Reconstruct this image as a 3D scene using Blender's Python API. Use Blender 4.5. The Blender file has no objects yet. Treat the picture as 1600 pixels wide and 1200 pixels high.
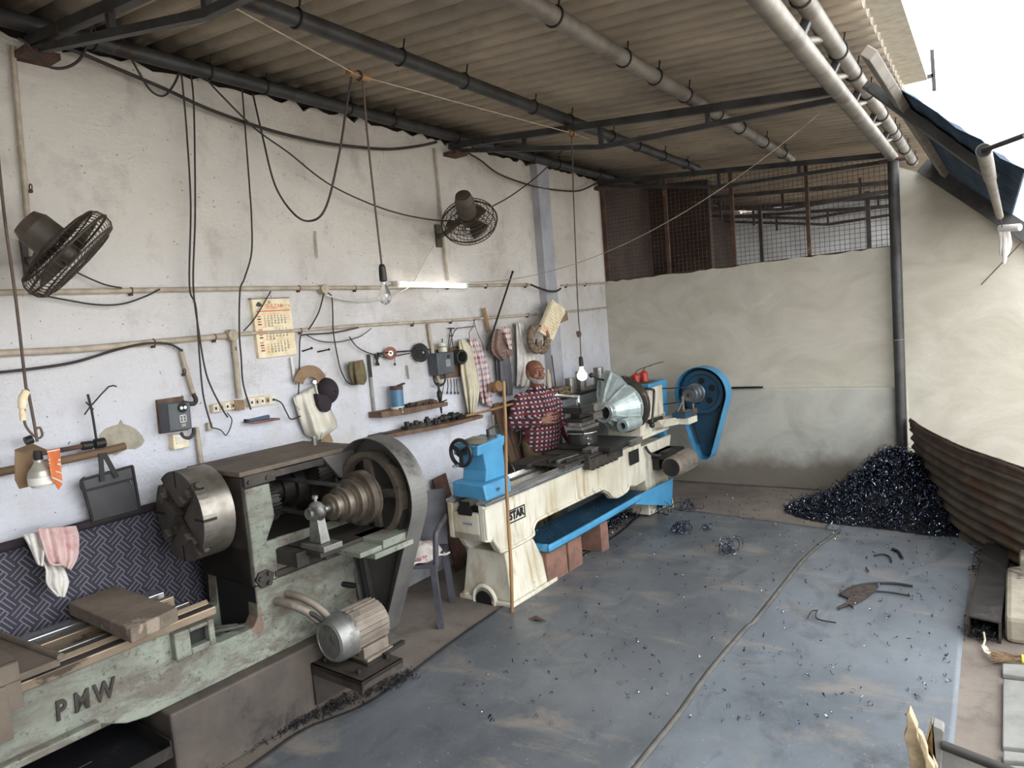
import bpy, math, random
from mathutils import Vector, Matrix, noise
R = random.Random(7)
PI = math.pi
SC = bpy.context.scene
COL = SC.collection
# ---------------------------------------------------------------- camera
CAMZ, FPX = 2.05, 1100.0
YAW, PIT, ROL = [math.radians(a) for a in (34.61359, 5.22451, 4.73789)]
_fw = Vector((-math.sin(YAW)*math.cos(PIT), math.cos(YAW)*math.cos(PIT), -math.sin(PIT)))
_r = Vector((math.cos(YAW), math.sin(YAW), 0))
_d = _fw.cross(_r)
_r2 = math.cos(ROL)*_r + math.sin(ROL)*_d
_d2 = -math.sin(ROL)*_r + math.cos(ROL)*_d
cam = bpy.data.cameras.new('camera')
cam.sensor_fit = 'HORIZONTAL'; cam.sensor_width = 36; cam.lens = 36*FPX/1600
cam.clip_start = .05; cam.clip_end = 200
co = bpy.data.objects.new('camera', cam); COL.objects.link(co)
m = Matrix.Identity(4)
for i in range(3):
    m[i][0] = _r2[i]; m[i][1] = -_d2[i]; m[i][2] = -_fw[i]
m[0][3], m[1][3], m[2][3] = 0, 0, CAMZ
co.matrix_world = m
SC.camera = co
CAM = Vector((0, 0, CAMZ))
# ---------------------------------------------------------------- light
w = bpy.data.worlds.new('sky'); SC.world = w; w.use_nodes = True
bg = w.node_tree.nodes['Background']
bg.inputs[0].default_value = (.93, .97, 1.0, 1); bg.inputs[1].default_value = 4.6
su = bpy.data.lights.new('sun', 'SUN'); su.energy = 5.0; su.angle = math.radians(3); su.color = (1, .98, .94)
so = bpy.data.objects.new('sun', su); COL.objects.link(so)
so.rotation_euler = (math.radians(16), math.radians(-22), 0)   # high sun over the yard, coming from the left wall's side
so.location = (3, 2, 8)
vs = SC.view_settings
vs.view_transform = 'Standard'; vs.look = 'None'; vs.exposure = 0.28; vs.gamma = 1.0; vs.use_curve_mapping = False
# ---------------------------------------------------------------- pixel -> place helpers (the photo's 1600x1200 frame)
def ray(x, y):
    return _r2*((x-800)/FPX) + _d2*((y-600)/FPX) + _fw
def onx(x, y, X):
    r = ray(x, y); return CAM + r*(X/r.x)
def ony(x, y, Y):
    r = ray(x, y); return CAM + r*(Y/r.y)
def onz(x, y, Z=0.0):
    r = ray(x, y); return CAM + r*((Z-CAMZ)/r.z)
def onp(x, y, p, n):
    r = ray(x, y); return CAM + r*((Vector(p)-CAM).dot(n)/r.dot(n))
XW, YB = -3.88, 7.77
def W(x, y, o=0.0): return onx(x, y, XW+o)
def dist_px(p): return FPX/((Vector(p)-CAM).dot(_fw))
# ---------------------------------------------------------------- mesh builder
XF = {}
class MB:
    def __init__(s): s.v = []; s.f = []; s.sm = []; s.mi = []; s.M = None; s.k = 0
    def add(s, vs, fs, smooth=False):
        b = len(s.v)
        for p in vs:
            p = Vector(p)
            if s.M is not None: p = s.M @ p
            s.v.append(p)
        for f in fs:
            s.f.append([b+i for i in f]); s.sm.append(smooth); s.mi.append(s.k)
        return s
    def box(s, x0, x1, y0, y1, z0, z1):
        return s.hexa([(x0,y0,z0),(x1,y0,z0),(x1,y1,z0),(x0,y1,z0)], [(x0,y0,z1),(x1,y0,z1),(x1,y1,z1),(x0,y1,z1)])
    def hexa(s, a, b):
        n = len(a)
        fs = [list(range(n))[::-1], list(range(n, 2*n))]
        for i in range(n):
            j = (i+1) % n; fs.append([i, j, n+j, n+i])
        return s.add(list(a)+list(b), fs)
    def prism(s, poly, d):
        d = Vector(d); poly = [Vector(p) for p in poly]
        return s.hexa(poly, [p+d for p in poly])
    def bar(s, p0, p1, w, h, up=(0, 0, 1)):
        p0 = Vector(p0); p1 = Vector(p1); t = (p1-p0).normalized(); u = Vector(up)
        a = t.cross(u)
        if a.length < 1e-4: a = t.cross(Vector((0, 1, 0)))
        a.normalize(); u = a.cross(t)
        q = [a*(-w/2)+u*(-h/2), a*(w/2)+u*(-h/2), a*(w/2)+u*(h/2), a*(-w/2)+u*(h/2)]
        return s.hexa([p0+e for e in q], [p1+e for e in q])
    def tube(s, pts, r, n=8, caps=True, closed=False, flat=1.0):
        pts = [Vector(p) for p in pts]; N = len(pts)
        rr = r if isinstance(r, (list, tuple)) else [r]*N
        rings = []; u = None
        for i in range(N):
            if closed: t = pts[(i+1) % N]-pts[i-1]
            else: t = pts[min(i+1, N-1)]-pts[max(i-1, 0)]
            if t.length < 1e-9: t = Vector((0, 0, 1))
            t.normalize()
            if u is None:
                u = Vector((0, 0, 1)) if abs(t.z) < .9 else Vector((1, 0, 0))
            u = u - t*u.dot(t)
            if u.length < 1e-5: u = t.orthogonal()
            u.normalize(); b = t.cross(u)
            rings.append([pts[i]+u*(rr[i]*math.cos(2*PI*k/n))+b*(rr[i]*flat*math.sin(2*PI*k/n)) for k in range(n)])
        vs = [p for g in rings for p in g]; fs = []
        for i in range(N if closed else N-1):
            a = i*n; c = ((i+1) % N)*n
            for k in range(n):
                l = (k+1) % n; fs.append([a+k, a+l, c+l, c+k])
        s.add(vs, fs, True)
        if caps and not closed:
            s.add(rings[0], [list(range(n))[::-1]]); s.add(rings[-1], [list(range(n))])
        return s
    def cyl(s, p0, p1, r0, r1=None, n=24):
        return s.tube([p0, p1], [r0, r0 if r1 is None else r1], n)
    def lathe(s, prof, p0, ax, n=32, capa=True, capb=True):
        p0 = Vector(p0); ax = Vector(ax).normalized()
        u = ax.orthogonal().normalized(); b = ax.cross(u)
        def ring(r, t): return [p0+ax*t+u*(r*math.cos(2*PI*k/n))+b*(r*math.sin(2*PI*k/n)) for k in range(n)]
        for i in range(len(prof)-1):
            A = ring(*prof[i]); B = ring(*prof[i+1])
            s.add(A+B, [[k, (k+1) % n, n+(k+1) % n, n+k] for k in range(n)], True)
        if capa and prof[0][0] > 1e-4: s.add(ring(*prof[0]), [list(range(n))[::-1]])
        if capb and prof[-1][0] > 1e-4: s.add(ring(*prof[-1]), [list(range(n))])
        return s
    def torus(s, c, ax, r, t, n=32, m=8):
        ax = Vector(ax).normalized(); u = ax.orthogonal().normalized(); b = ax.cross(u); c = Vector(c)
        return s.tube([c+u*(r*math.cos(2*PI*k/n))+b*(r*math.sin(2*PI*k/n)) for k in range(n)], t, m, closed=True)
    def grid(s, fn, nx, ny, smooth=True):
        vs = [fn(i/nx, j/ny) for j in range(ny+1) for i in range(nx+1)]
        fs = [[j*(nx+1)+i, j*(nx+1)+i+1, (j+1)*(nx+1)+i+1, (j+1)*(nx+1)+i] for j in range(ny) for i in range(nx)]
        return s.add(vs, fs, smooth)
    def ball(s, c, rx, ry=None, rz=None, n=16, mm=10):
        ry = ry or rx; rz = rz or rx; c = Vector(c)
        vs = [c+Vector((rx*math.sin(PI*j/mm)*math.cos(2*PI*i/n), ry*math.sin(PI*j/mm)*math.sin(2*PI*i/n), -rz*math.cos(PI*j/mm))) for j in range(mm+1) for i in range(n)]
        fs = [[j*n+i, j*n+(i+1) % n, (j+1)*n+(i+1) % n, (j+1)*n+i] for j in range(mm) for i in range(n)]
        return s.add(vs, fs, True)
    def build(s, name, mat, parent=None, bevel=0, world=True, solid=0, sub=0, merge=False):
        vs = s.v
        loc = None
        if parent is not None:
            if world:
                im = XF[parent.name].inverted(); vs = [im @ p for p in vs]
        else:
            lo = [min(p[i] for p in vs) for i in range(3)]; hi = [max(p[i] for p in vs) for i in range(3)]
            loc = Vector(((lo[0]+hi[0])/2, (lo[1]+hi[1])/2, lo[2])); vs = [p-loc for p in vs]
        me = bpy.data.meshes.new(name)
        me.from_pydata([tuple(p) for p in vs], [], s.f)
        me.polygons.foreach_set('use_smooth', s.sm); me.polygons.foreach_set('material_index', s.mi)
        for mm in (mat if isinstance(mat, (list, tuple)) else [mat]): me.materials.append(mm)
        if merge:
            import bmesh
            bm = bmesh.new(); bm.from_mesh(me); bmesh.ops.remove_doubles(bm, verts=bm.verts, dist=1e-5)
            bmesh.ops.recalc_face_normals(bm, faces=bm.faces); bm.to_mesh(me); bm.free()
        me.validate(); me.update()
        o = bpy.data.objects.new(name, me); COL.objects.link(o)
        if parent is not None:
            o.parent = parent; XF[o.name] = XF[parent.name].copy()
        else:
            o.location = loc; XF[o.name] = Matrix.Translation(loc)
        if solid:
            md = o.modifiers.new('solid', 'SOLIDIFY'); md.thickness = solid; md.offset = 0
        if bevel:
            md = o.modifiers.new('edge', 'BEVEL'); md.width = bevel; md.segments = 2; md.limit_method = 'ANGLE'; md.angle_limit = math.radians(40)
        if sub:
            md = o.modifiers.new('sub', 'SUBSURF'); md.levels = sub; md.render_levels = sub
        return o
def tag(o, label, cat, group=None, kind=None):
    if label: o['label'] = label
    if cat: o['category'] = cat
    if group: o['group'] = group
    if kind: o['kind'] = kind
    return o
def root(name, label, cat, loc, rz=0.0, group=None):
    o = bpy.data.objects.new(name, None); COL.objects.link(o)
    o.empty_display_size = .1; o.location = loc; o.rotation_euler = (0, 0, rz)
    XF[o.name] = Matrix.Translation(Vector(loc)) @ Matrix.Rotation(rz, 4, 'Z')
    return tag(o, label, cat, group)
def struct(o): o['kind'] = 'structure'; return o
def B(*a): return MB().box(*a)
def spl(pts, k=6):
    P = [Vector(p) for p in pts]
    if len(P) < 3: return P
    out = []
    for i in range(len(P)-1):
        p0 = P[max(i-1, 0)]; p1 = P[i]; p2 = P[i+1]; p3 = P[min(i+2, len(P)-1)]
        for j in range(k):
            t = j/k
            out.append(.5*((2*p1)+(p2-p0)*t+(2*p0-5*p1+4*p2-p3)*t*t+(3*p1-p0-3*p2+p3)*t**3))
    out.append(P[-1]); return out
def hang(a, b, sag, n=14):
    a = Vector(a); b = Vector(b)
    return [a.lerp(b, i/n)-Vector((0, 0, 4*sag*(i/n)*(1-i/n))) for i in range(n+1)]
# ---------------------------------------------------------------- materials
def col(h):
    if isinstance(h, str):
        c = [int(h[i:i+2], 16)/255 for i in (0, 2, 4)]
        return tuple(((x+.055)/1.055)**2.4 if x > .04045 else x/12.92 for x in c)+(1,)
    return tuple(h)+(1,)
class NT:
    def __init__(s, name):
        s.m = bpy.data.materials.new(name); s.m.use_nodes = True; s.t = s.m.node_tree; s.b = s.t.nodes['Principled BSDF']
        s.tc = s.n('ShaderNodeTexCoord'); s.co = s.tc.outputs['Object']
    def n(s, k, **kw):
        x = s.t.nodes.new(k)
        for a, v in kw.items(): setattr(x, a, v)
        return x
    def l(s, a, b): s.t.links.new(a, b)
    def map(s, sc=(1, 1, 1), rot=(0, 0, 0)):
        x = s.n('ShaderNodeMapping'); x.inputs['Scale'].default_value = sc; x.inputs['Rotation'].default_value = rot
        s.l(s.co, x.inputs[0]); return x.outputs[0]
    def noise(s, sc, det=6, rough=.6, vec=None, dist=0):
        x = s.n('ShaderNodeTexNoise'); x.inputs['Scale'].default_value = sc; x.inputs['Detail'].default_value = det
        x.inputs['Roughness'].default_value = rough; x.inputs['Distortion'].default_value = dist
        s.l(vec if vec is not None else s.co, x.inputs['Vector']); return x.outputs['Fac']
    def ramp(s, f, a, b, lo=0., hi=1.):
        x = s.n('ShaderNodeMapRange'); x.inputs[1].default_value = a; x.inputs[2].default_value = b
        x.inputs[3].default_value = lo; x.inputs[4].default_value = hi; s.l(f, x.inputs[0]); return x.outputs[0]
    def mix(s, f, a, b):
        x = s.n('ShaderNodeMix', data_type='RGBA')
        for v, i in ((f, 0), (a, 6), (b, 7)):
            if isinstance(v, (int, float)): x.inputs[i].default_value = v
            elif isinstance(v, (str, tuple)): x.inputs[i].default_value = col(v) if isinstance(v, str) or len(v) == 3 else v
            else: s.l(v, x.inputs[i])
        return x.outputs[2]
    def math(s, op, a, b=0.0):
        x = s.n('ShaderNodeMath', operation=op)
        for v, i in ((a, 0), (b, 1)):
            if isinstance(v, (int, float)): x.inputs[i].default_value = v
            else: s.l(v, x.inputs[i])
        return x.outputs[0]
    def sep(s, v=None):
        x = s.n('ShaderNodeSeparateXYZ'); s.l(v if v is not None else s.co, x.inputs[0]); return x.outputs
    def bump(s, h, st=.3, d=.01):
        x = s.n('ShaderNodeBump'); x.inputs['Strength'].default_value = st; x.inputs['Distance'].default_value = d
        s.l(h, x.inputs['Height']); s.l(x.outputs[0], s.b.inputs['Normal'])
    def out(s, c, rough=.6, metal=0., spec=None):
        if isinstance(c, (str, tuple)): s.b.inputs['Base Color'].default_value = col(c) if isinstance(c, str) or len(c) == 3 else c
        else: s.l(c, s.b.inputs['Base Color'])
        if isinstance(rough, (int, float)): s.b.inputs['Roughness'].default_value = rough
        else: s.l(rough, s.b.inputs['Roughness'])
        if isinstance(metal, (int, float)): s.b.inputs['Metallic'].default_value = metal
        else: s.l(metal, s.b.inputs['Metallic'])
        if spec is not None: s.b.inputs['Specular IOR Level'].default_value = spec
        return s.m
def mt(name, base, c2=None, c3=None, sc=8., lo=.4, hi=.65, lo3=.6, hi3=.64, sc3=5., rough=.6, metal=0., bump=0., bsc=60., st=(1, 1, 1), bd=.004, spec=None):
    t = NT(name); v = t.map(st) if st != (1, 1, 1) else None
    c = base
    if c2: c = t.mix(t.ramp(t.noise(sc, 6, .62, v), lo, hi), base, c2)
    if c3: c = t.mix(t.ramp(t.noise(sc3, 8, .68, v, .3), lo3, hi3), c, c3)
    if bump: t.bump(t.noise(bsc, 5, .6, v), bump, bd)
    return t.out(c, rough, metal, spec)
def emit(name, c, s):
    t = NT(name); t.b.inputs['Emission Color'].default_value = col(c); t.b.inputs['Emission Strength'].default_value = s
    return t.out(c, .4)
def glass(name, c='f4f4f0', rough=.05):
    t = NT(name); t.b.inputs['Transmission Weight'].default_value = .92; t.b.inputs['IOR'].default_value = 1.3
    return t.out(c, rough)

def m_wall():
    t = NT('whitewashed plaster')
    big = t.noise(.8, 7, .62); mid = t.noise(3.2, 8, .65, t.map((1, 1.6, 1))); fine = t.noise(26, 6, .7)
    z = t.sep()[2]
    c = t.mix(t.ramp(z, 1.5, 2.7), 'd3d4dc', 'd8d1c6')          # cool light below and warm bounce above, painted into the colour
    c = t.mix(t.math('MULTIPLY', t.ramp(big, .46, .66), .6), c, 'b0a79b')
    c = t.mix(t.math('MULTIPLY', t.ramp(mid, .55, .74), .45), c, '968e84')
    low = t.ramp(z, 1.05, .5)
    c = t.mix(t.math('MULTIPLY', low, t.ramp(mid, .35, .6, .15, .7)), c, '8d8c8c')
    c = t.mix(t.math('MULTIPLY', t.ramp(t.noise(1.7, 7, .7, t.map((1, .7, 1.5))), .58, .74), .4), c, '8b8378')
    sp = t.noise(46, 3, .5)
    c = t.mix(t.math('MULTIPLY', t.ramp(sp, .71, .74), .8), c, '4b4640')
    h = t.math('ADD', t.math('MULTIPLY', t.noise(7, 8, .7, t.map((1, .6, 1.6))), 1.0), t.math('MULTIPLY', fine, .5))
    t.bump(h, .8, .03)
    return t.out(c, .85)
def m_plaster(name, a, b, dirt, zd):
    t = NT(name)
    sw = t.noise(1.6, 8, .6, t.map((1, 1, 1.5), (0, .5, 0)), 1.6)
    c = t.mix(t.ramp(sw, .35, .7), a, b)
    c = t.mix(t.math('MULTIPLY', t.ramp(t.noise(.7, 5), .45, .7), .4), c, 'aaa08e')
    z = t.sep()[2]
    e = t.math('ADD', z, t.math('MULTIPLY', t.noise(2.2, 6, .6), -.55))
    c = t.mix(t.math('MULTIPLY', t.ramp(e, zd, zd-.22), .85), c, dirt)
    t.bump(t.noise(9, 8, .7, None, 1.0), .35, .01)
    return t.out(c, .88)
def m_floor():
    t = NT('dusty concrete')
    c = t.mix(t.ramp(t.noise(1.3, 8, .65), .35, .68), '7a7067', '5a514a')
    c = t.mix(t.math('MULTIPLY', t.ramp(t.noise(5, 8, .7), .52, .7), .6), c, '3b3733')
    x, y, _ = t.sep()
    c = t.mix(t.ramp(x, -.35, -.2), c, t.mix(t.ramp(t.noise(6, 8, .7), .35, .65), '9a9187', '7b7268'))
    t.bump(t.noise(34, 7, .7), .5, .01)
    return t.out(c, .9)
def m_mat(name, a, b):
    t = NT(name)
    c = t.mix(t.ramp(t.noise(1.1, 8, .6, t.map((1, .8, 1))), .36, .66), a, b)
    s = t.noise(2.4, 9, .72, t.map((1.3, .55, 1), (0, 0, .7)), 1.2)
    c = t.mix(t.math('MULTIPLY', t.ramp(s, .5, .68), .7), c, '3c4045')
    d = t.noise(1.7, 7, .7, t.map((.8, 1.8, 1)), .6)
    c = t.mix(t.math('MULTIPLY', t.ramp(d, .52, .7), .6), c, '8f8375')
    sp = t.noise(60, 4, .6)
    c = t.mix(t.math('MULTIPLY', t.ramp(sp, .66, .7), .5), c, '9a9a9a')
    t.bump(t.noise(3.0, 6, .6), .25, .02)
    return t.out(c, t.ramp(t.noise(2, 6), .3, .7, .34, .6), 0, .5)
def m_roof():
    t = NT('asbestos cement')
    c = t.mix(t.ramp(t.noise(1.2, 7, .65, t.map((.8, 1.1, 1))), .35, .68), 'a89b86', '82776a')
    c = t.mix(t.math('MULTIPLY', t.ramp(t.noise(5, 7, .7, t.map((.8, 1.2, 1))), .52, .74), .45), c, '5a5145')
    c = t.mix(t.math('MULTIPLY', t.ramp(t.noise(16, 5, .7), .66, .72), .5), c, 'a0937f')
    t.bump(t.noise(40, 5), .2, .005)
    return t.out(c, .92)
def m_green():
    t = NT('chipped pale green paint')
    c = t.mix(t.ramp(t.noise(3, 7, .65), .4, .66), '868b7e', '6b7166')
    c = t.mix(t.math('MULTIPLY', t.ramp(t.noise(5, 9, .72, t.map((1, .6, 1.6)), .4), .46, .58), .85), c, '5c534a')
    c = t.mix(t.math('MULTIPLY', t.ramp(t.noise(1.6, 8, .7), .45, .65), .6), c, '5f584e')
    c = t.mix(t.ramp(t.noise(3.4, 9, .66, None, .4), .6, .63), c, '6e5a4c')
    c = t.mix(t.math('MULTIPLY', t.ramp(t.noise(30, 8, .78), .56, .63), .75), c, '38322c')
    t.bump(t.noise(18, 8, .75), .45, .006)
    return t.out(c, .6)
def m_cream():
    t = NT('oily cream paint')
    c = t.mix(t.ramp(t.noise(2.2, 6, .6), .4, .7), 'cfcabb', 'b5ad97')
    c = t.mix(t.math('MULTIPLY', t.ramp(t.noise(5, 7, .65, t.map((1, 3.2, .35))), .5, .68), .75), c, '9a8461')
    c = t.mix(t.math('MULTIPLY', t.ramp(t.noise(3.4, 8, .7, t.map((1, 2.2, .5))), .6, .72), .75), c, '5c4a38')
    c = t.mix(t.ramp(t.noise(30, 6, .75), .7, .74), c, '2c2926')
    t.bump(t.noise(14, 6), .15, .004)
    return t.out(c, .42)
def m_weave():
    t = NT('woven nylon webbing')
    x, y, z = t.sep()
    def band(v, k, w): return t.math('LESS_THAN', t.math('FRACT', t.math('MULTIPLY', v, k)), w)
    u = t.math('ADD', t.math('MULTIPLY', y, .80), t.math('MULTIPLY', z, .6)); v = t.math('SUBTRACT', t.math('MULTIPLY', z, .80), t.math('MULTIPLY', y, .6))
    ck = t.math('LESS_THAN', t.math('FRACT', t.math('ADD', t.math('MULTIPLY', u, 8.), t.math('MULTIPLY', t.math('FLOOR', t.math('MULTIPLY', v, 16.)), .5))), .5)
    st = t.math('ADD', t.math('MULTIPLY', ck, band(u, 48., .28)), t.math('MULTIPLY', t.math('SUBTRACT', 1., ck), band(v, 48., .28)))
    c = t.mix(st, '24232e', '68626f')
    t.bump(st, .4, .004)
    return t.out(c, .7)
def m_plaid(name, a, b, c_, k=16., ax=(0, 2)):
    t = NT(name); s = t.sep(); u, v = s[ax[0]], s[ax[1]]
    def band(v, k, lo, w):
        f = t.math('FRACT', t.math('ADD', t.math('MULTIPLY', v, k), lo)); return t.math('LESS_THAN', f, w)
    bu = band(u, k, .1, .42); bv = band(v, k, .2, .42)
    c = t.mix(t.math('MULTIPLY', bu, .5), a, b); c = t.mix(t.math('MULTIPLY', bv, .5), c, b)
    wu = t.math('MULTIPLY', bu, bv)
    c = t.mix(t.math('MULTIPLY', wu, .85), c, c_)
    k2 = t.math('LESS_THAN', t.math('FRACT', t.math('MULTIPLY', v, k/2)), .5)
    k3 = t.math('LESS_THAN', t.math('FRACT', t.math('MULTIPLY', u, k/2)), .5)
    dk = t.math('MULTIPLY', t.math('MINIMUM', t.math('ADD', t.math('MULTIPLY', k2, .7), t.math('MULTIPLY', k3, .5)), 1.), t.math('SUBTRACT', 1., wu))
    return t, c, dk
MAT = {}
def mats():
    A = MAT
    A['wall'] = m_wall()
    A['back'] = m_plaster('beige cement plaster', 'c1bbae', 'aba595', '8c8371', -.6)
    A['dado'] = m_plaster('grey cement dado', 'b2b1a8', '9a9890', '5d5549', .16)
    A['floor'] = m_floor()
    A['mat1'] = m_mat('grey rubber sheet', '636669', '484b4f'); A['mat2'] = m_mat('blue grey rubber sheet', '6d7278', '54595f')
    A['roof'] = m_roof(); A['green'] = m_green(); A['cream'] = m_cream()
    A['pilaster'] = mt('grey painted plaster', 'a9a9ad', '97979b', sc=4, rough=.85)
    A['concrete'] = mt('rough concrete', '8f8778', '6f675b', '4b453d', sc=3, rough=.9, bump=.5, bsc=30)
    A['plinth'] = mt('oily concrete', '544b44', '3f3833', '2b2724', sc=3, lo3=.56, hi3=.7, rough=.7, bump=.5, bsc=18)
    A['pipe'] = mt('dark painted steel', '4b4b4b', '35322f', '6a5242', sc=5, lo3=.62, hi3=.7, rough=.5, metal=.4)
    A['galv'] = mt('weathered galvanised pipe', '8a8378', '6b645b', '54453a', sc=6, lo3=.58, hi3=.68, rough=.5, metal=.35)
    A['tie'] = mt('black wire', '1d1a18', rough=.6)
    A['rust'] = mt('rusty steel', '5a3f33', '3d2c25', '7a5a48', sc=9, rough=.85)
    A['rustsheet'] = mt('rusty corrugated iron', '63584c', '463c34', '59402f', sc=4, lo3=.55, hi3=.62, sc3=3, rough=.8, metal=.2)
    A['dark'] = mt('greasy dark iron', '2f2c29', '1b1a18', '4a433c', sc=7, lo3=.58, hi3=.72, rough=.5, metal=.3)
    A['grime'] = mt('grease covered iron', '3d3731', '292521', '544b42', sc=6, lo3=.56, hi3=.7, rough=.6, metal=.2, bump=.2)
    A['black'] = mt('black paint', '141416', '222224', rough=.4)
    A['hole'] = mt('shade black', '0c0b0b', rough=.7)  # near-black paints in the shade of holes and gaps; irises share it
    A['steel'] = mt('worn steel', '9c9a95', '77736c', '5d564e', sc=8, lo3=.58, hi3=.7, rough=.32, metal=.8)
    A['bright'] = mt('ground steel', 'c9cbcc', 'a5a6a5', sc=14, rough=.24, metal=.85, st=(3, .3, 3))
    A['chuck'] = mt('turned steel', '8d877e', '6e675f', '544c44', sc=9, lo3=.6, hi3=.72, rough=.34, metal=.75)
    A['chuckface'] = mt('dark chuck face', '5b5650', '45403b', sc=5, rough=.48, metal=.5)  # darker tone than the turned rim, used on face and jaws
    A['way'] = mt('brownish slideway', 'a08d78', '786a5b', '4f463d', sc=6, rough=.36, metal=.55, st=(1, .4, 1))
    A['alu'] = mt('sand cast aluminium', 'b9c4c2', '9da9a7', '7c8584', sc=14, lo3=.62, hi3=.72, rough=.42, metal=.55, bump=.15, bsc=80)
    A['blue'] = mt('blue machine paint', '4b90b8', '3f80a6', '2c566f', sc=4, lo3=.62, hi3=.72, rough=.4)
    A['dblue'] = mt('darker blue', '24485f', '1d3b50', '15222c', sc=4, lo3=.6, hi3=.72, rough=.42)  # darker tone of the blue, for guard back, tray, wheel and covers
    A['motor'] = mt('dusty motor casing', '84796d', '6b6157', '4d463f', sc=8, lo3=.6, hi3=.7, rough=.6, metal=.2)
    A['cowl'] = mt('scuffed metal cowl', '8f8e8b', '6c6a67', '4a4744', sc=6, lo3=.55, hi3=.66, rough=.42, metal=.6)
    A['brown'] = mt('oxidised turned iron', '7a7064', '5c544b', '443d36', sc=8, rough=.4, metal=.55)
    A['dust'] = mt('dust covered sheet', '6a5e52', '544a40', '3a332c', sc=4, lo3=.6, hi3=.7, rough=.8)
    A['guard'] = mt('grey belt guard sheet', '6d6b67', '565350', '3d3a37', sc=3, lo3=.58, hi3=.7, rough=.48, metal=.3)
    A['rubber'] = mt('black rubber', '1c1b1b', '2a2826', rough=.7)
    A['cable'] = mt('dusty cable', '3a3431', '2a2523', rough=.7)
    A['cord'] = mt('brown cord', '5e4f44', '463a32', rough=.8)
    A['whitecord'] = mt('white cord', 'cfccc4', rough=.6)
    A['conduit'] = mt('dusty pvc conduit', 'b7ab98', '9a8c77', '6d6052', sc=10, lo3=.6, hi3=.7, rough=.6)
    A['wood'] = mt('weathered wood', '6f5740', '5e4935', '3f3126', sc=6, rough=.75, st=(1, .25, 1))
    A['plank'] = mt('brown plank', '6e5643', '553f30', '3a2b22', sc=9, rough=.75, st=(2, 2, .2))
    A['bamboo'] = mt('bamboo', '97734c', '7a5b3b', '5c4330', sc=9, rough=.5, st=(1, 1, .3))
    A['card'] = mt('brown cardboard', '8d7459', '78614a', sc=8, rough=.85)
    A['paper'] = mt('yellowed paper', 'e8dcbf', 'd8c39a', 'c5a877', sc=14, lo3=.6, hi3=.75, rough=.8)
    A['ink'] = mt('dark print', '4a4840', rough=.8); A['orange'] = mt('orange print', 'd9764a', rough=.8)
    A['skin'] = mt('weathered skin', '865845', '6f4836', sc=26, rough=.5)
    A['grey hair'] = mt('grey hair', 'a39b93', '6f6760', sc=60, rough=.8, bump=.6, bsc=120)
    A['cream cloth'] = mt('cream cotton', 'cfc7b0', 'b3aa92', sc=7, rough=.9)
    A['white cloth'] = mt('white cotton', 'd6d2cb', 'bdb8b2', 'c9a9a6', sc=10, rough=.9)
    A['grey cloth'] = mt('grey trousers', '68676b', '525156', sc=8, rough=.9)
    A['khaki'] = mt('khaki cloth', '6f6448', '55492f', '8a7c5c', sc=14, rough=.9)
    A['bag'] = mt('grey black nylon', '424143', '343335', sc=5, rough=.55)
    A['cap'] = mt('dark maroon cloth', '2a2026', '1e171c', sc=10, rough=.85)
    A['plastic'] = mt('pale carrier bag', 'cdc8b9', 'bdb6a4', 'c9a8a4', sc=9, lo3=.58, hi3=.68, rough=.35)
    A['brick'] = mt('broken brick', '7e5c4e', '634a3f', '4a3a33', sc=8, rough=.9, bump=.5)
    A['red'] = mt('red enamel', 'b03428', '8c2a22', rough=.35)
    A['panel'] = mt('grey painted panel', '84888a', '74787a', sc=4, rough=.6)
    A['awning'] = mt('blue corrugated sheet', '32485c', '263849', '566b7c', sc=6, lo3=.6, hi3=.72, rough=.6, metal=.1)
    A['soffit'] = mt('pale concrete soffit', 'b9b4a6', 'a39e91', sc=12, rough=.9, bump=.2)
    A['chip'] = mt('blued steel chips', '35425c', '1b1f2a', 'b9bac2', sc=40, lo=.35, hi=.6, lo3=.54, hi3=.6, sc3=30, rough=.2, metal=.85)
    A['soil'] = mt('oily chip debris', '1f1f24', '131317', '3c3a3c', sc=30, rough=.6, metal=.3, bump=.8, bsc=70)
    A['far'] = mt('pale sheet cladding', 'c8c9c9', 'b3b4b4', sc=3, rough=.8)
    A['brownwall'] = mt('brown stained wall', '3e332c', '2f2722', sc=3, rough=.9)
    A['slab'] = mt('grey paving slab', '7d7c78', '64635f', sc=5, rough=.85, bump=.3)
    A['straw'] = mt('broom straw', '8a6f52', '6b5440', sc=20, rough=.85)
    A['yellow'] = mt('yellow tape', 'd7c43c', rough=.5)
    A['denimstripe'] = mt('striped brown cloth', '6d5850', '8d7468', sc=30, rough=.9, st=(1, .2, 3))
mats()
# ================================================================ the building
G = MAT
f = MB().grid(lambda u, v: Vector((-6+20*u, -8+24*v, 0)), 2, 2); struct(f.build('floor', G['floor']))
# left wall, with a ragged plaster edge under the roof
def roofz(x): return 3.69-.0748*(x-XW)
n = 220
top = [Vector((XW, -5+12.9*i/n, 3.60+.03*math.sin(i*1.7)*R.random()+.025*R.random())) for i in range(n+1)]
mb = MB()
mb.hexa([Vector((XW, p.y, 0)) for p in top][::-1]+top, [Vector((XW-.2, p.y, 0)) for p in top][::-1]+[p+Vector((-.2, 0, 0)) for p in top])
struct(mb.build('wall_left', G['wall']))
struct(B(XW-.2, XW, 7.9, 13.6, 0, 3.7).build('wall_left_2', G['brownwall']))
# pilaster near the corner
pa = W(840, 420); pr_ = ony(851, 420, pa.y).x-XW; ye = ony(873, 420, pa.y).x
y2 = onx(866, 420, XW+pr_).y
struct(B(XW, XW+pr_, pa.y, max(y2, pa.y+.22), 0, 3.6).build('trim_1', G['pilaster']))
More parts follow.
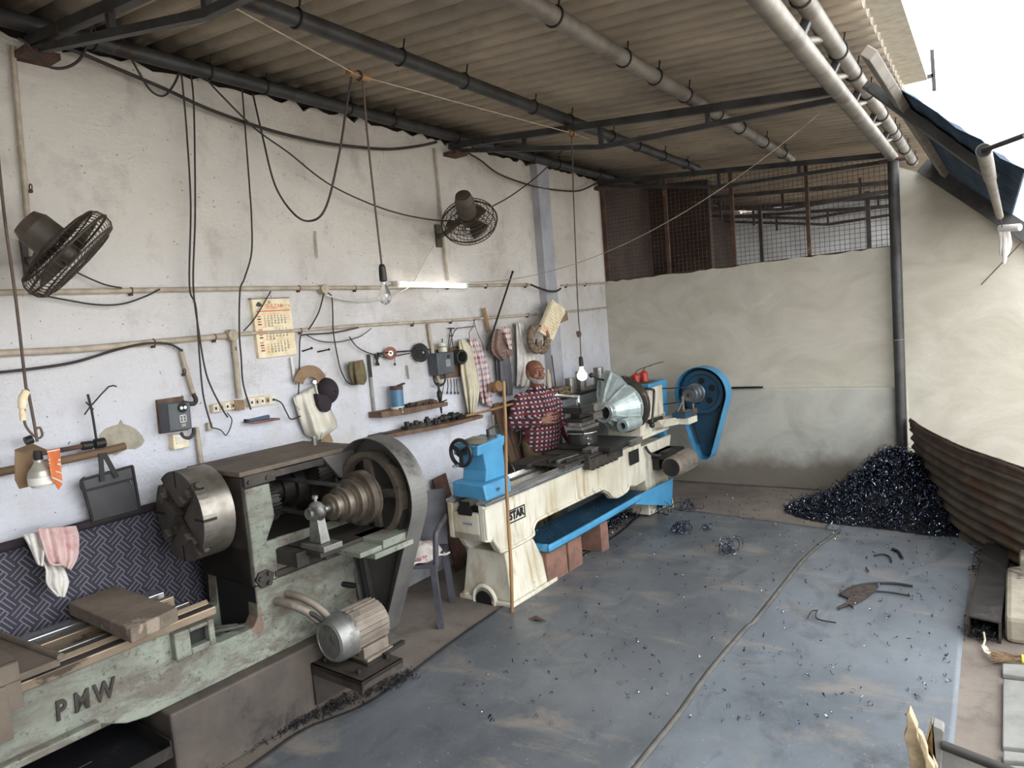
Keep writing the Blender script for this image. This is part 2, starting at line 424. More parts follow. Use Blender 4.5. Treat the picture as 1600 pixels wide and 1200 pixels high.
# plaster patch, where paint has come off
pp = [(157,697),(154,680),(165,669),(176,665),(184,663),(188,655),(193,662),(203,665),(212,670),(221,679),(225,688),(222,697),(212,702),(200,701),(189,706),(180,711),(170,709),(160,704)]
pts = [W(x+R.uniform(-1, 1), y+R.uniform(-1, 1), .001) for x, y in pp]
struct(MB().prism(pts, (.003, 0, 0)).build('trim_2', mt('bare plaster', 'a39c8c', '8d8677', sc=20, rough=.95, bump=.5)))
# back wall: sill height under the mesh opening, full height right of the post, sloping gable
zl, zr = 2.40, 2.45
xp = -.755
sill = [Vector((XW, YB, 0)), Vector((5.5, YB, 0)), Vector((5.5, YB, 1.2)), Vector((1.45, YB, 1.2)), Vector((-.50, YB, 3.07)), Vector((-.60, YB, 3.12)), Vector((xp, YB, 3.2)), Vector((xp, YB, zr))]
k = 40
sill += [Vector((xp+(XW-xp)*i/k, YB, zr+(zl-zr)*i/k+R.uniform(-.012, .012))) for i in range(1, k+1)]
struct(MB().prism(sill, (0, .18, 0)).build('wall_back', G['back']))
mb = B(XW, -.70, YB-.045, YB+.01, 0, 1.09); struct(mb.build('trim_3', G['dado'], bevel=.02))
mb = MB().bar(ony(1138, 606, YB-.06), ony(1192, 605, YB-.06), .03, .02); tag(mb.build('iron_strip', G['black']), 'thin black iron strip lying on the grey dado ledge behind the blue belt guard', 'strip')
# roof of corrugated sheets: ridges run down the slope
PT = .146
mb = MB(); y = -3.2; s = 0; cr_ = lambda a: .024*math.cos(a)+.009*math.cos(2*a)
while y < 13.2:
    w_ = PT*7; x1 = -.52
    def fn(u, v, y=y, s=s):
        yy = y+(w_+.03)*v; xe = x1 if yy < 7.9 else -.25
        X = XW-.1+(xe-XW+.1)*u
        return Vector((X, yy, roofz(X)+.05+1.15*cr_(2*PI*yy/PT)+(.007 if s % 2 else 0)))
    mb.grid(fn, 4, 112); y += w_; s += 1
struct(mb.build('ceiling', G['roof'], solid=.006))
# purlins and girder
def purlin(x, z, r, mat, y0, y1, label, ties=True):
    t = root('purlin_pipe', label, 'pipe', (x, y0, z))
    MB().cyl((x, y0, z), (x, y1, z), r, n=16).build('pipe', mat, t)
    if ties:
        for kx in range(int((y1-y0)/.62)):
            yy = y0+.3+kx*.62+R.uniform(-.18, .18)
            tt = MB().torus((x, yy, z), (0.0, 1, R.uniform(-.15, .15)), r+.004, .006, 16, 6); tt.tube([(x+.03, yy, z+r), (x+.035, yy+.01, z+r+.05)], .005, 5)
            tt.build('wire_tie', G['tie'], t)
    return t
purlin(-3.76, 3.632, .042, G['pipe'], -2.8, 7.9, 'dark roof pipe running along the top of the whitewashed wall')
purlin(-2.70, 3.549, .042, G['pipe'], -2.8, 7.9, 'dark roof pipe, second from the whitewashed wall')
purlin(-1.706, 3.468, .045, G['galv'], -2.8, 7.9, 'silvery roof pipe midway under the corrugated sheets')
purlin(-.69, 3.385, .045, G['galv'], -2.8, 9.0, 'silvery upper pipe of the open side girder')
t = root('girder_pipe', 'thick pale lower pipe of the lattice girder along the open side', 'pipe', (-.76, -2.8, 3.27))
MB().cyl((-.76, -2.8, 3.27), (-.76, 7.7, 3.27), .048, n=18).build('pipe', G['galv'], t)
k = 0; y = 2.2
while y < 7.5:
    MB().bar((-.755, y, 3.27), (-.70, y, 3.38), .04, .04).build('web_post', G['pipe'], t)
    MB().tube([(-.755, y+.05, 3.28), (-.70, y+.42, 3.385)], .022, 8).build('web_brace', G['galv'], t)
    y += .78
# trusses across the bay
def truss(y, label, skew=0):
    t = root('roof_truss', label, 'truss', (-3.84, y, 3.5))
    a = Vector((-3.86, y, 3.585)); b = Vector((-.76, y, 3.30))
    MB().bar(a, b, .045, .05).build('top_chord', G['pipe'], t)
    c = [Vector((-3.84, y, 3.53)), Vector((-3.2, y, 3.395)), Vector((-2.40, y, 3.275)), Vector((-1.55, y, 3.275)), Vector((-.78, y, 3.255))]
    c = [Vector((-3.84, y, 3.54)), Vector((-2.42, y, 3.285)), Vector((-.78, y, 3.245))]
    lo = MB()
    for i in range(len(c)-1): lo.bar(c[i], c[i+1], .035, .035)
    lo.build('bottom_chord', G['pipe'], t)
    for x in (-3.1, -2.42, -1.6):
        zt = a.z+(b.z-a.z)*(x-a.x)/(b.x-a.x)
        i = 0 if x <= -2.42 else 1
        zb = c[i].z+(c[i+1].z-c[i].z)*(x-c[i].x)/(c[i+1].x-c[i].x)
        MB().bar((x, y, zb), (x, y, zt), .03, .03, (0, 1, 0)).build('strut', G['pipe'], t)
    B(XW, XW+.14, y-.08, y+.08, 3.49, 3.52).build('bearing_plate', G['rust'], t)
    return t
truss(1.70, 'dark flat roof truss over the green lathe, cut by the top of the photo')
truss(4.95, 'dark cambered roof truss over the middle of the shed')
truss(7.74, 'dark roof truss above the wire mesh opening')
# post at the end of the mesh
t = root('steel_post', 'dark round steel post at the end of the mesh opening', 'post', (xp, YB-.1, 0))
MB().cyl((xp, YB-.1, 0), (xp, YB-.1, 3.23), .048, n=18).build('pipe', G['pipe'], t)
B(xp-.11, xp+.11, YB-.19, YB-.01, 3.23, 3.245).build('cap_plate', G['rust'], t)
MB().torus((xp, YB-.1, 1.55), (0, 0, 1), .05, .006, 20, 6).build('wire_tie', G['galv'], t)
# wire mesh panel with frame uprights
t = root('mesh_screen', 'rusty welded wire mesh screen filling the opening above the back wall', 'mesh', (-2.2, YB+.02, 2.4))
mb = MB(); yy = YB+.06
x = XW+.03
while x < xp-.05:
    zt = 3.585-.092*(x-XW); mb.tube([(x, yy, 2.40), (x, yy, zt)], .0022, 4, False); x += .047
z = 2.43
while z < 3.56:
    xe = min(xp-.05, XW+(3.585-z)/.092) if z > 3.3 else xp-.05
    mb.tube([(XW+.03, yy+.004, z), (xe, yy+.004, z)], .0022, 4, False); z += .047
mb.build('wire_mesh', G['rust'], t)
for px in (1045, 1148, 1265):
    p = ony(px, 400, YB+.04); MB().bar((p.x, YB+.04, 2.39), (p.x, YB+.04, 3.585-.092*(p.x-XW)), .035, .03, (0, 1, 0)).build('upright', G['rust'], t)
MB().bar((XW+.03, YB+.04, 2.4), (XW+.03, YB+.04, 3.58), .05, .03, (0, 1, 0)).build('upright', G['rust'], t)
MB().bar((XW+.02, YB+.04, 2.405), (xp, YB+.04, 2.45), .03, .02).build('bottom_rail', G['rust'], t)
# the neighbouring bay seen through the mesh
struct(B(XW-.05, 3, 13.0, 13.15, 0, 3.6).build('wall_far', G['far']))
xb = ony(1112, 400, 9.3).x
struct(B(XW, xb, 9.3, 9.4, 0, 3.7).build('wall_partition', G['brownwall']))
for yy in (9.6, 11.2, 12.6):
    mb = MB(); mb.bar((XW, yy, 3.52), (-.4, yy, 3.24), .05, .05); mb.bar((XW, yy, 3.45), (-2.2, yy, 3.16), .04, .04); mb.bar((-2.2, yy, 3.16), (-.4, yy, 3.2), .04, .04)
    for x in (-3, -2.2, -1.3): mb.bar((x, yy, 3.17), (x, yy, 3.4), .03, .03, (0, 1, 0))
    tag(mb.build('roof_truss', G['pipe']), {9.6: 'dark roof truss behind the mesh, first beyond the back wall', 11.2: 'dark roof truss behind the mesh, second beyond the back wall', 12.6: 'dark roof truss behind the mesh, in front of the pale cladding'}[yy], 'truss')
for px in (1190, 1358):
    p = ony(px, 380, 10.2); tag(MB().bar((p.x, 10.2, 0), (p.x, 10.2, 3.3), .05, .05, (0, 1, 0)).build('steel_post', G['pipe']), 'thin dark post behind the mesh %s' % ('at the middle of the pale cladding' if px == 1190 else 'close to the round corner post'), 'post')
# awning on the open side: slopes down and out
A0 = Vector((-.50, 7.0, 3.17)); AN = Vector((.95, 0, 1)).normalized()
def aw(px, py, up=0.0): return onp(px, py, A0+AN*up, AN)
q = [aw(1390, 118, .06), aw(1592, 252, .06)]
ys = q[1].y; xe = q[1].x
def fn(u, v):
    a = Vector((-.46, q[0].y, 0)).lerp(Vector((xe, ys, 0)), u); yy = a.y+(7.95-a.y)*v
    X = a.x
    return A0+Vector((X-A0.x, yy-A0.y, -(X-A0.x)*.95))+AN*(.035+.012*math.cos(2*PI*yy/.076))
tag(MB().grid(fn, 6, 420).build('awning_sheet', G['awning'], solid=.003), 'blue corrugated awning sheet sloping down outside the open side', 'awning')
# gable purlin along the wall's sloping top
p0 = Vector((-.52, YB-.06, 3.15)); p1 = Vector((1.3, YB-.06, 3.15-.95*1.82))
tag(MB().bar(p0, p1, .07, .13, AN).build('gable_rafter', G['pipe']), 'dark rafter along the sloping top of the back wall', 'rafter')
a = aw(1352, 138, -.03); b = aw(1547, 280, -.03)
mb = MB(); mb.bar(a, b, .10, .012, AN)
for sgn in (-1, 1):
    t_ = (b-a).normalized().cross(AN).normalized()*(.05*sgn); mb.bar(a+t_+AN*.02, b+t_+AN*.02, .008, .05, AN)
tag(mb.build('awning_channel', G['pipe']), 'dark steel channel holding up the blue awning', 'channel')
a = aw(1357, 82, .0); b = aw(1476, 272, .0)
mb = MB().bar(a, b, .055, .05, AN); o = mb.build('square_tube', G['galv'], bevel=.004); tag(o, 'pale square tube with open end under the top of the blue awning', 'tube')
# outer pipe of the awning in two lengths with rod
xo = .12
c1 = onx(1530, 232, xo) if False else None
P0 = aw(1537, 235, -.06); P1 = aw(1547, 278, -.06); P2 = aw(1562, 338, -.06)
t = root('awning_pipe', 'pale pipe with a dark open end under the lower part of the awning', 'pipe', P0)
MB().cyl(P0, P1, .032, n=16).build('pipe', G['galv'], t); MB().cyl(P1, P2, .027, n=16).build('pipe', G['galv'], t)
dv = (P0-P1).normalized(); MB().cyl(P0, P0+dv*.004, .029, n=16).build('open_end', G['hole'], t)
e1 = ony(1602, 211, P0.y-.25)
MB().tube([P0+Vector((0, 0, .0)), e1], .012, 8).build('rod', G['pipe'], t)
# pale rag and pipe stub hanging at the right
S0 = ony(1562, 357, YB-.25); S1 = ony(1594, 355, YB-.35)
t = root('pipe_stub', 'short pale pipe stub wired below the awning beside the sloping wall top', 'pipe', S0)
MB().cyl(S0, S1, .03, n=12).build('pipe', G['whitecord'], t)
MB().tube([S0+Vector((.02, 0, 0)), P2], .004, 5).build('wire', G['tie'], t)
rg = MB()
for i, (dx, ln) in enumerate(((1563, 400), (1568, 412), (1573, 398))):
    a = ony(dx, 358, YB-.26); b = ony(dx+1, ln, YB-.22); rg.tube(spl([a, a.lerp(b, .5)+Vector((.01, 0, 0)), b]), [.02, .02, .02, .022, .022, .022, .025, .025, .025, .02, .018, .015, .01], 7, flat=.4)
tag(rg.build('rag', G['white cloth']), 'pale rag strips hanging from the pipe stub by the wall top', 'rag')
tag(MB().tube([ony(1597, 378, YB-.12), ony(1533, 445, YB-.06)], .005, 5).build('bent_wire', G['cord']), 'thin bent wire sticking out low on the bright wall under the rag', 'wire')
# neighbour's concrete balcony slab
zs = 3.85
s0 = onz(1449, 125, zs); s1 = onz(1404, 2, zs); 
xr = s0.x
struct(B(-1.1, xr, -1.5, s0.y, zs, zs+.5).build('trim_4', G['soffit']))
t_ = ony(1459, 100, s0.y+.1)
tag(MB().bar(ony(1456, 78, s0.y+.02), ony(1460, 142, s0.y+.02), .03, .03, (0, 1, 0)).bar(Vector((xr-.1, s0.y+.02, zs+.03)), ony(1458, 118, s0.y+.02), .03, .03).build('balcony_bracket', G['pipe']), 'dark upright bracket on the corner of the concrete balcony slab', 'bracket')
# bare tree far off, faint against the white sky
tr = root('bare_tree', 'pale bare tree branches against the white sky', 'tree', (8, 30, 0))
mb = MB()
def branch(p, d, L, r, k):
    q_ = p+d*L+Vector((R.uniform(-.3, .3), R.uniform(-.3, .3), 0))*L*.3
    mb.tube([p, p.lerp(q_, .5)+Vector((R.uniform(-.1, .1), 0, R.uniform(-.1, .1)))*L*.4, q_], [r, r*.85, r*.7], 5, False)
    if k > 0:
        for _ in range(3):
            dd = (d+Vector((R.uniform(-.8, .8), R.uniform(-.8, .8), R.uniform(-.25, .5)))).normalized(); branch(p.lerp(q_, R.uniform(.6, 1)), dd, L*.7, r*.6, k-1)
branch(Vector((8, 30, 0)), Vector((-.1, 0, 1)), 6.5, .16, 5)
mb.build('branches', mt('pale bark', 'cfc7b4', 'bdb6a8', rough=.9), tr)
# ================================================================ text helper
def text_mesh(body, size, ext, bold=0.0):
    cu = bpy.data.curves.new('t', 'FONT'); cu.body = body; cu.size = size; cu.extrude = ext; cu.offset = bold
    cu.align_x = 'CENTER'; cu.align_y = 'CENTER'; cu.resolution_u = 3
    o = bpy.data.objects.new('t', cu); COL.objects.link(o)
    dg = bpy.context.evaluated_depsgraph_get(); dg.update()
    me = bpy.data.meshes.new_from_object(o.evaluated_get(dg))
    vs = [v.co.copy() for v in me.vertices]; fs = [list(p.vertices) for p in me.polygons]
    bpy.data.objects.remove(o); bpy.data.meshes.remove(me); bpy.data.curves.remove(cu)
    return vs, fs
def text(mb, body, size, c, ex, ey, ext=.001, bold=0.0, sx=1.0):
    vs, fs = text_mesh(body, size, ext, bold); c = Vector(c); ex = Vector(ex).normalized(); ey = Vector(ey).normalized(); ez = ex.cross(ey)
    return mb.add([c+ex*(v.x*sx)+ey*v.y+ez*v.z for v in vs], fs)
Y3 = math.radians(-3)
# ================================================================ green lathe: local x = towards the room (v), y = along the bed (u)
PO = Vector((-3.085, 2.465, 0))
mb = MB(); mb.M = Matrix.Translation(PO) @ Matrix.Rotation(Y3, 4, 'Z')
mb.box(-.62, 0, -.89, .33, 0, .384)
tag(mb.build('concrete_plinth', G['plinth'], bevel=.012), 'oil stained low concrete plinth under the pale green lathe', 'plinth')
T = root('engine_lathe', 'old pale green lathe with raised letters PMW and a large four jaw chuck', 'lathe', PO, Y3)
def bd(mb, name, mat, par=None, **k):
    return mb.build(name, mat, par or T, world=False, **k)
def side(poly, v0, v1):  # polygon in (u,z) extruded along v
    return [Vector((v0, u, z)) for u, z in poly], (v1-v0, 0, 0)
cont = [(-2.9,.44),(-1.15,.452),(-1.04,.40),(-.95,.384),(.31,.384),(.31,.66),(.29,.78),(-.345,.78),(-.352,.62),(-.385,.575),(-.58,.575),(-.605,.60),(-.605,.74),(-2.9,.74)]
mb = MB(); mb.prism(*side(cont, -.17, -.08)); mb.prism(*side(cont, -.56, -.47))
mb.box(-.47, -.17, -2.9, .31, .384, .46); mb.box(-.47, -.17, -.345, .31, .46, .78); mb.box(-.47, -.17, -.66, -.6, .46, .70)
mb.bar((-.055, -2.9, .46), (-.055, -1.16, .472), .05, .035)
bd(mb, 'bed', G['green'], bevel=.008)
# bracket with a rectangular window at the end of the bed
mb = MB()
mb.box(-.08, -.035, -.81, -.735, .596, .725); mb.box(-.08, -.035, -.643, -.612, .596, .725); mb.box(-.08, -.035, -.735, -.643, .705, .725); mb.box(-.08, -.035, -.735, -.643, .596, .627)
bd(mb, 'end_bracket', G['green'], bevel=.006)
bd(B(-.079, -.077, -.735, -.643, .627, .705), 'end_recess', G['hole'])
for n_, v0, v1, m_ in (('front_way', -.175, -.052, 'way'), ('inner_way', -.245, -.215, 'steel'), ('rear_inner_way', -.41, -.37, 'way'), ('rear_way', -.57, -.47, 'bright')):
    mb = MB()
    if n_ == 'front_way': mb.prism(*side([(-2.9,.735),(-.585,.735),(-.585,.775),(-2.9,.775)], v0, v1)); mb.prism([(-.15,-2.9,.775),(-.13,-2.9,.797),(-.11,-2.9,.775)], (0, 2.315, 0))
    else: mb.box(v0, v1, -2.9, -.63, .60, .785 if 'inner' in n_ else .79)
    bd(mb, n_, G[m_], bevel=.004)
bd(B(-.172, -.06, -2.9, -.588, .7752, .7765), 'way_top', G['grime'])
bd(B(-.46, -.09, -.349, -.346, .462, .775), 'gap_shade', G['hole'])  # black plate painting in the shade at the end of the bed gap
# raised letters
mb = MB(); k = 0
for ch, u in (('P', -1.285), ('M', -1.205), ('W', -1.115)):
    text(mb, ch, .115, (-.078, u, .588), (0, 1, 0), (0, .06, 1), .008, .003, .72)
bd(mb, 'lettering', G['grime'])
# headstock
mb = MB()
mb.box(-.55, -.08, -.36, -.27, .78, 1.36); mb.box(-.55, -.10, .25, .37, .78, 1.36)
mb.box(-.55, -.5, -.27, .25, .78, 1.36); mb.box(-.55, -.085, -.36, .33, .78, .99)
bd(mb, 'headstock', G['grime'], bevel=.01)
mb = MB(); mb.prism(*side([(-.355,1.30),(-.35,1.04),(-.355,.79),(-.22,.79),(-.20,1.0),(-.265,1.0),(-.20,1.12),(-.21,1.30)], -.09, -.06)); mb.prism(*side([(-.215,.79),(.31,.79),(.31,.985),(-.2,1.0)], -.09, -.07))
bd(mb, 'front_column', G['green'], bevel=.008)
mb = MB(); mb.box(-.585, -.06, -.375, .40, 1.365, 1.392); bd(mb, 'top_cover', G['dust'], bevel=.006)
mb = MB(); mb.box(-.07, -.045, -.36, -.18, 1.31, 1.367); mb.box(-.07, -.05, -.2, .14, 1.325, 1.362)
for u in (-.335, -.23): mb.cyl((-.045, u, 1.335), (-.036, u, 1.335), .011, n=10)
bd(mb, 'front_strip', G['grime'], bevel=.003)
bd(MB().prism(*side([(.14,1.365),(.37,1.365),(.37,1.19),(.25,1.22)], -.11, -.06)), 'end_plate', G['guard'], bevel=.005)
mb = MB(); mb.lathe([(.016,0),(.016,.03),(.013,.03),(.013,.045),(.024,.045),(.024,.055)], (-.34, .30, 1.392), (0, 0, 1), 14); bd(mb, 'oil_cup', G['steel'])
def gear(p, r, L, nt, ax=(0, 1, 0)):
    mb = MB(); p = Vector(p); mb.cyl(p, p+Vector(ax)*L, r*.93, n=32)
    for i in range(nt):
        a = 2*PI*i/nt; d = Vector((math.cos(a), 0, math.sin(a))); q_ = p+d*r*.96; tn = Vector((-d.z, 0, d.x))
        mb.hexa([q_-tn*.006-d*.012, q_+tn*.006-d*.012, q_+tn*.004+d*.012, q_-tn*.004+d*.012], [x+Vector(ax)*L for x in (q_-tn*.006-d*.012, q_+tn*.006-d*.012, q_+tn*.004+d*.012, q_-tn*.004+d*.012)])
    return mb
bd(gear((-.20, -.20, 1.17), .10, .07, 30), 'gear', G['dark'])
bd(gear((-.16, .13, 1.27), .07, .09, 22), 'gear', G['dark'])
bd(gear((-.33, -.2, 1.19), .15, .06, 40), 'gear', G['dark'])
mb = MB().lathe([(.07,0),(.07,.05),(.09,.05),(.09,.12),(.12,.12),(.12,.19),(.14,.19),(.14,.26)], (-.33, -.05, 1.19), (0, 1, 0), 28); bd(mb, 'spindle_pulley', G['dark'])
mb = MB().tube([(-.33, -.05, 1.28), (.15, .07, 1.235)], .012, 6, flat=2.2); mb.tube([(-.33, -.05, 1.10), (.15, .07, 1.045)], .012, 6, flat=2.2); bd(mb, 'flat_belt', G['rubber'])
# chuck
cc = Vector((-.33, 0, 1.19)); cr = .235; u0, u1 = -.57, -.40; hw = .025
mb = MB(); mb.cyl((cc.x, u0+.05, cc.z), (cc.x, u1, cc.z), cr, n=48); mb.cyl((cc.x, u1, cc.z), (cc.x, -.36, cc.z), .13, n=32)
sec = []
for k in range(4):
    a0 = k*PI/2+PI/4; pl = []
    e = math.asin(hw/cr)
    for i in range(13):
        a = a0+e+(PI/2-2*e)*i/12; pl.append((cr*math.cos(a), cr*math.sin(a)))
    m0 = a0+PI/4; q_ = hw*1.414*1.3; pl.append((q_*math.cos(m0), q_*math.sin(m0)))
    sec.append(pl)
    pp_ = [Vector((cc.x+x, u0, cc.z+z)) for x, z in pl]
    mb.k = 0; n_ = len(pp_); bk = [p+Vector((0, .06, 0)) for p in pp_]
    mb.add(pp_+bk, [[i, (i+1) % n_, n_+(i+1) % n_, n_+i] for i in range(n_)])
    mb.k = 1; mb.add([p for p in pp_], [list(range(n_))]); mb.k = 0
ck = bd(mb, 'chuck', [G['chuck'], G['chuckface']])
for k in range(4):
    a = k*PI/2+PI/4; d = Vector((math.cos(a), 0, math.sin(a))); tn = Vector((-d.z, 0, d.x)); ey = Vector((0, -1, 0))
    mb = MB(); c0 = cc+Vector((0, u0, 0))
    for r0, r1, h in ((.11, .22, -.012), (.12, .19, .014), (.12, .155, .034)):
        q_ = [c0+d*r0-tn*.024, c0+d*r1-tn*.024, c0+d*r1+tn*.024, c0+d*r0+tn*.024]
        mb.hexa([p+Vector((0, .045, 0)) for p in q_], [p+ey*(h+.004) for p in q_])
    bd(mb, 'jaw', G['chuckface'], bevel=.003)
    mb = MB().cyl(c0+d*(cr-.006)+Vector((0, .035, 0)), c0+d*(cr+.006)+Vector((0, .035, 0)), .017, n=14); mb.cyl(c0+d*(cr+.003)+Vector((0, .035, 0)), c0+d*(cr+.008)+Vector((0, .035, 0)), .009, n=4)
    bd(mb, 'jaw_screw', G['steel'])
    a = k*PI/2; d = Vector((math.cos(a), 0, math.sin(a))); tn = Vector((-d.z, 0, d.x))
    q_ = [c0+d*.15-tn*.007, c0+d*(cr+.001)-tn*.007, c0+d*(cr+.001)+tn*.007, c0+d*.15+tn*.007]
    mb = MB().hexa([p+ey*.001 for p in q_], [p+Vector((0, .07, 0)) for p in q_])
    bd(mb, 'face_slot', G['hole'])
bd(MB().cyl((cc.x, u0+.046, cc.z), (cc.x, u0+.049, cc.z), .07, n=24), 'bore', G['hole'])
# countershaft bracket, bearing, cone pulley, wheel, belt, guard
mb = MB(); mb.box(-.08, .24, -.16, .32, .915, .945); mb.box(-.09, .12, -.22, -.14, .865, .945); mb.box(-.07, .2, -.1, .3, .88, .915)
bd(mb, 'bracket_plate', G['grime'], bevel=.005)
mb = MB(); mb.box(.20, .39, -.03, .17, .895, .922); mb.box(.16, .40, .12, .34, .90, .945); mb.box(.30, .41, .05, .33, .865, .895)
bd(mb, 'slide_plate', G['green'], bevel=.004)
ax = Vector((.15, 0, 1.135))
mb = MB(); mb.box(.06, .26, -.15, -.03, .945, .975); mb.hexa([(.10,-.12,.975),(.20,-.12,.975),(.20,-.06,.975),(.10,-.06,.975)], [(.118,-.115,1.10),(.182,-.115,1.10),(.182,-.065,1.10),(.118,-.065,1.10)])
mb.ball((ax.x, -.09, ax.z), .056, .045, .056); mb.cyl((ax.x, -.145, ax.z), (ax.x, -.05, ax.z), .03, n=16); mb.cyl((ax.x, -.09, ax.z+.05), (ax.x, -.09, ax.z+.075), .009, n=10); mb.cyl((ax.x, -.09, ax.z+.07), (ax.x, -.09, ax.z+.085), .016, n=12)
bd(mb, 'bearing_stand', G['cowl'], bevel=.003)
bd(MB().cyl((ax.x, -.12, ax.z), (ax.x, .40, ax.z), .02, n=14), 'countershaft', G['steel'])
mb = MB()
pr_ = []
u = 0.0
for r in (.072, .094, .122, .150):
    pr_ += [(r, u), (r, u+.008), (r-.014, u+.014), (r-.014, u+.046), (r, u+.052), (r, u+.058)]; u += .060
mb.lathe(pr_, ax, (0, 1, 0), 40); mb.lathe([(.045, -.014), (.045, .01)], ax, (0, 1, 0), 20)
bd(mb, 'cone_pulley', G['brown'])
wc = Vector((.15, 0, 1.135)); wr = .245
mb = MB(); mb.lathe([(wr,.27),(wr,.335),(wr-.03,.335),(wr-.045,.31),(wr-.045,.295),(wr-.03,.27),(wr,.27)], wc, (0, 1, 0), 48, False, False)
mb.lathe([(.02,.25),(.055,.25),(.055,.34),(.02,.34)], wc, (0, 1, 0), 20)
for k in range(4):
    a = k*PI/2+.12; d = Vector((math.cos(a), 0, math.sin(a))); tn = Vector((-d.z, 0, d.x))
    q0 = [wc+d*.04-tn*.03+Vector((0,.29,0)), wc+d*.04+tn*.03+Vector((0,.29,0)), wc+d*(wr-.035)+tn*.022+Vector((0,.29,0)), wc+d*(wr-.035)-tn*.022+Vector((0,.29,0))]
    mb.hexa(q0, [p+Vector((0, .025, 0)) for p in q0])
bd(mb, 'belt_wheel', G['brown'])
def hull(c1, r1, c2, r2, n=40):  # outline of two circles (v,z) and their outer tangents
    d = Vector((c2[0]-c1[0], c2[1]-c1[1])); L = d.length; a = math.atan2(d.y, d.x); b = math.acos((r1-r2)/L); o = []
    for i in range(n+1):
        t = a+b+(2*PI-2*b)*i/n; o.append((c1[0]+r1*math.cos(t), c1[1]+r1*math.sin(t)))
    for i in range(n//3+1):
        t = a-b+(2*b)*i/(n//3); o.append((c2[0]+r2*math.cos(t), c2[1]+r2*math.sin(t)))
    return o
def guard(T, c1, r1, c2, r2, ua, ub, m_in, m_rim, w_=.004):
    o1 = hull(c1, r1, c2, r2); n_ = len(o1)
    mb = MB(); mb.prism([Vector((x, ub, z)) for x, z in o1], (0, w_, 0)); bd(mb, 'guard_back', m_in, T)
    o2 = hull(c1, r1+w_, c2, r2+w_); mb = MB()
    vs = [Vector((x, ua, z)) for x, z in o1]+[Vector((x, ub+w_, z)) for x, z in o1]+[Vector((x, ua, z)) for x, z in o2]+[Vector((x, ub+w_, z)) for x, z in o2]
    fs = []
    for i in range(n_):
        j = (i+1) % n_; fs += [[i, j, n_+j, n_+i], [2*n_+j, 2*n_+i, 3*n_+i, 3*n_+j], [j, i, 2*n_+i, 2*n_+j]]
    mb.add(vs, fs); bd(mb, 'guard_rim', m_rim, T)
guard(T, (.155, 1.135), .315, (.06, .36), .085, .285, .40, G['guard'], G['guard'], .005)
mb = MB()
for s in (-1, 1): mb.bar((.155+s*.235, .31, 1.06), (.06+s*.05, .31, .40), .03, .012, (1, 0, 0))
bd(mb, 'drive_belt', G['rubber'])
# flange, rods and pipes on the front
mb = MB(); mb.prism(*side([(-.36,.82),(-.33,.77),(-.27,.775),(-.25,.83),(-.29,.86),(-.34,.855)], -.07, -.045))
for u, z in ((-.335,.825), (-.285,.84), (-.29,.79)): mb.cyl((-.045, u, z), (-.03, u, z), .013, n=8)
bd(mb, 'flange_plate', G['grime'], bevel=.003)
bd(MB().box(-.07, -.05, -.24, .3, .80, .83), 'rack_strip', G['grime'], bevel=.003)
mb = MB(); mb.tube(spl([(-.08,-.24,.665),(.03,-.22,.655),(.08,-.17,.61),(.10,-.12,.55)]), .022, 10); mb.tube(spl([(-.08,-.17,.68),(.02,-.14,.66),(.08,-.09,.60),(.10,-.05,.53)]), .02, 10)
bd(mb, 'cable_sleeve', G['motor'])
bd(MB().tube(spl([(.07,-.18,.62),(.11,-.15,.59),(.12,-.11,.545),(.12,-.06,.50),(.14,.0,.48)]), .013, 8), 'motor_cable', G['rubber'])
bd(MB().cyl((-.09, .2, .60), (-.02, .24, .585), .016, n=10), 'stub_rod', G['dark'])
bd(MB().tube([(-.25, -.58, .585), (-.10, -.42, .60)], .012, 8).tube([(-.32, -.6, .60), (-.12, -.45, .61)], .008, 8), 'loose_rods', G['steel'])
# carriage at the near end
mb = MB(); mb.prism([(-.60,-1.33,.795),(-.02,-1.28,.795),(-.02,-2.3,.795),(-.60,-2.3,.795)], (0, 0, .03)); mb.tube([(-.60,-1.33,.83),(-.02,-1.275,.83)], .016, 8)
bd(mb, 'saddle', G['dust'], bevel=.004)
mb = MB()
for a in ((-.12,.05,-1.9,-1.44,.826,.836), (-.12,.05,-1.9,-1.44,.90,.91), (.04,.05,-1.9,-1.44,.72,.91), (-.12,-.11,-1.9,-1.44,.83,.905)): mb.box(*a)
mb.box(.0, .06, -2.3, -1.49, .62, .83)
bd(mb, 'apron', G['dust'], bevel=.003)
# chip pan under the bed
TP = root('chip_pan', 'black oily chip pan under the green lathe bed', 'pan', PO, Y3)
mb = MB(); mb.box(-.55, .05, -2.2, -.93, .22, .235)
bd(mb, 'pan_floor', G['soil'], TP)
mb = MB(); mb.box(.05, .056, -2.2, -.93, .22, .275); mb.box(-.55, .056, -.93, -.924, .22, .30)
bd(mb, 'rim', G['dark'], TP)
mb = MB(); mb.box(-.5, -.02, -2.2, -1.0, 0, .22)
bd(mb, 'support', G['plinth'], TP)
mb = MB(); mb.M = XF[TP.name]; mb.tube(spl([(-.15+.05*math.cos(a*.9), -1.3+.07*math.sin(a*.9), .245+.004*a) for a in range(9)]), .004, 5); mb.tube([(-.2, -1.42, .243), (-.2, -1.16, .25)], .004, 5)
tag(mb.build('swarf_curl', G['dark']), 'dark curl of swarf lying in the black chip pan', 'swarf')
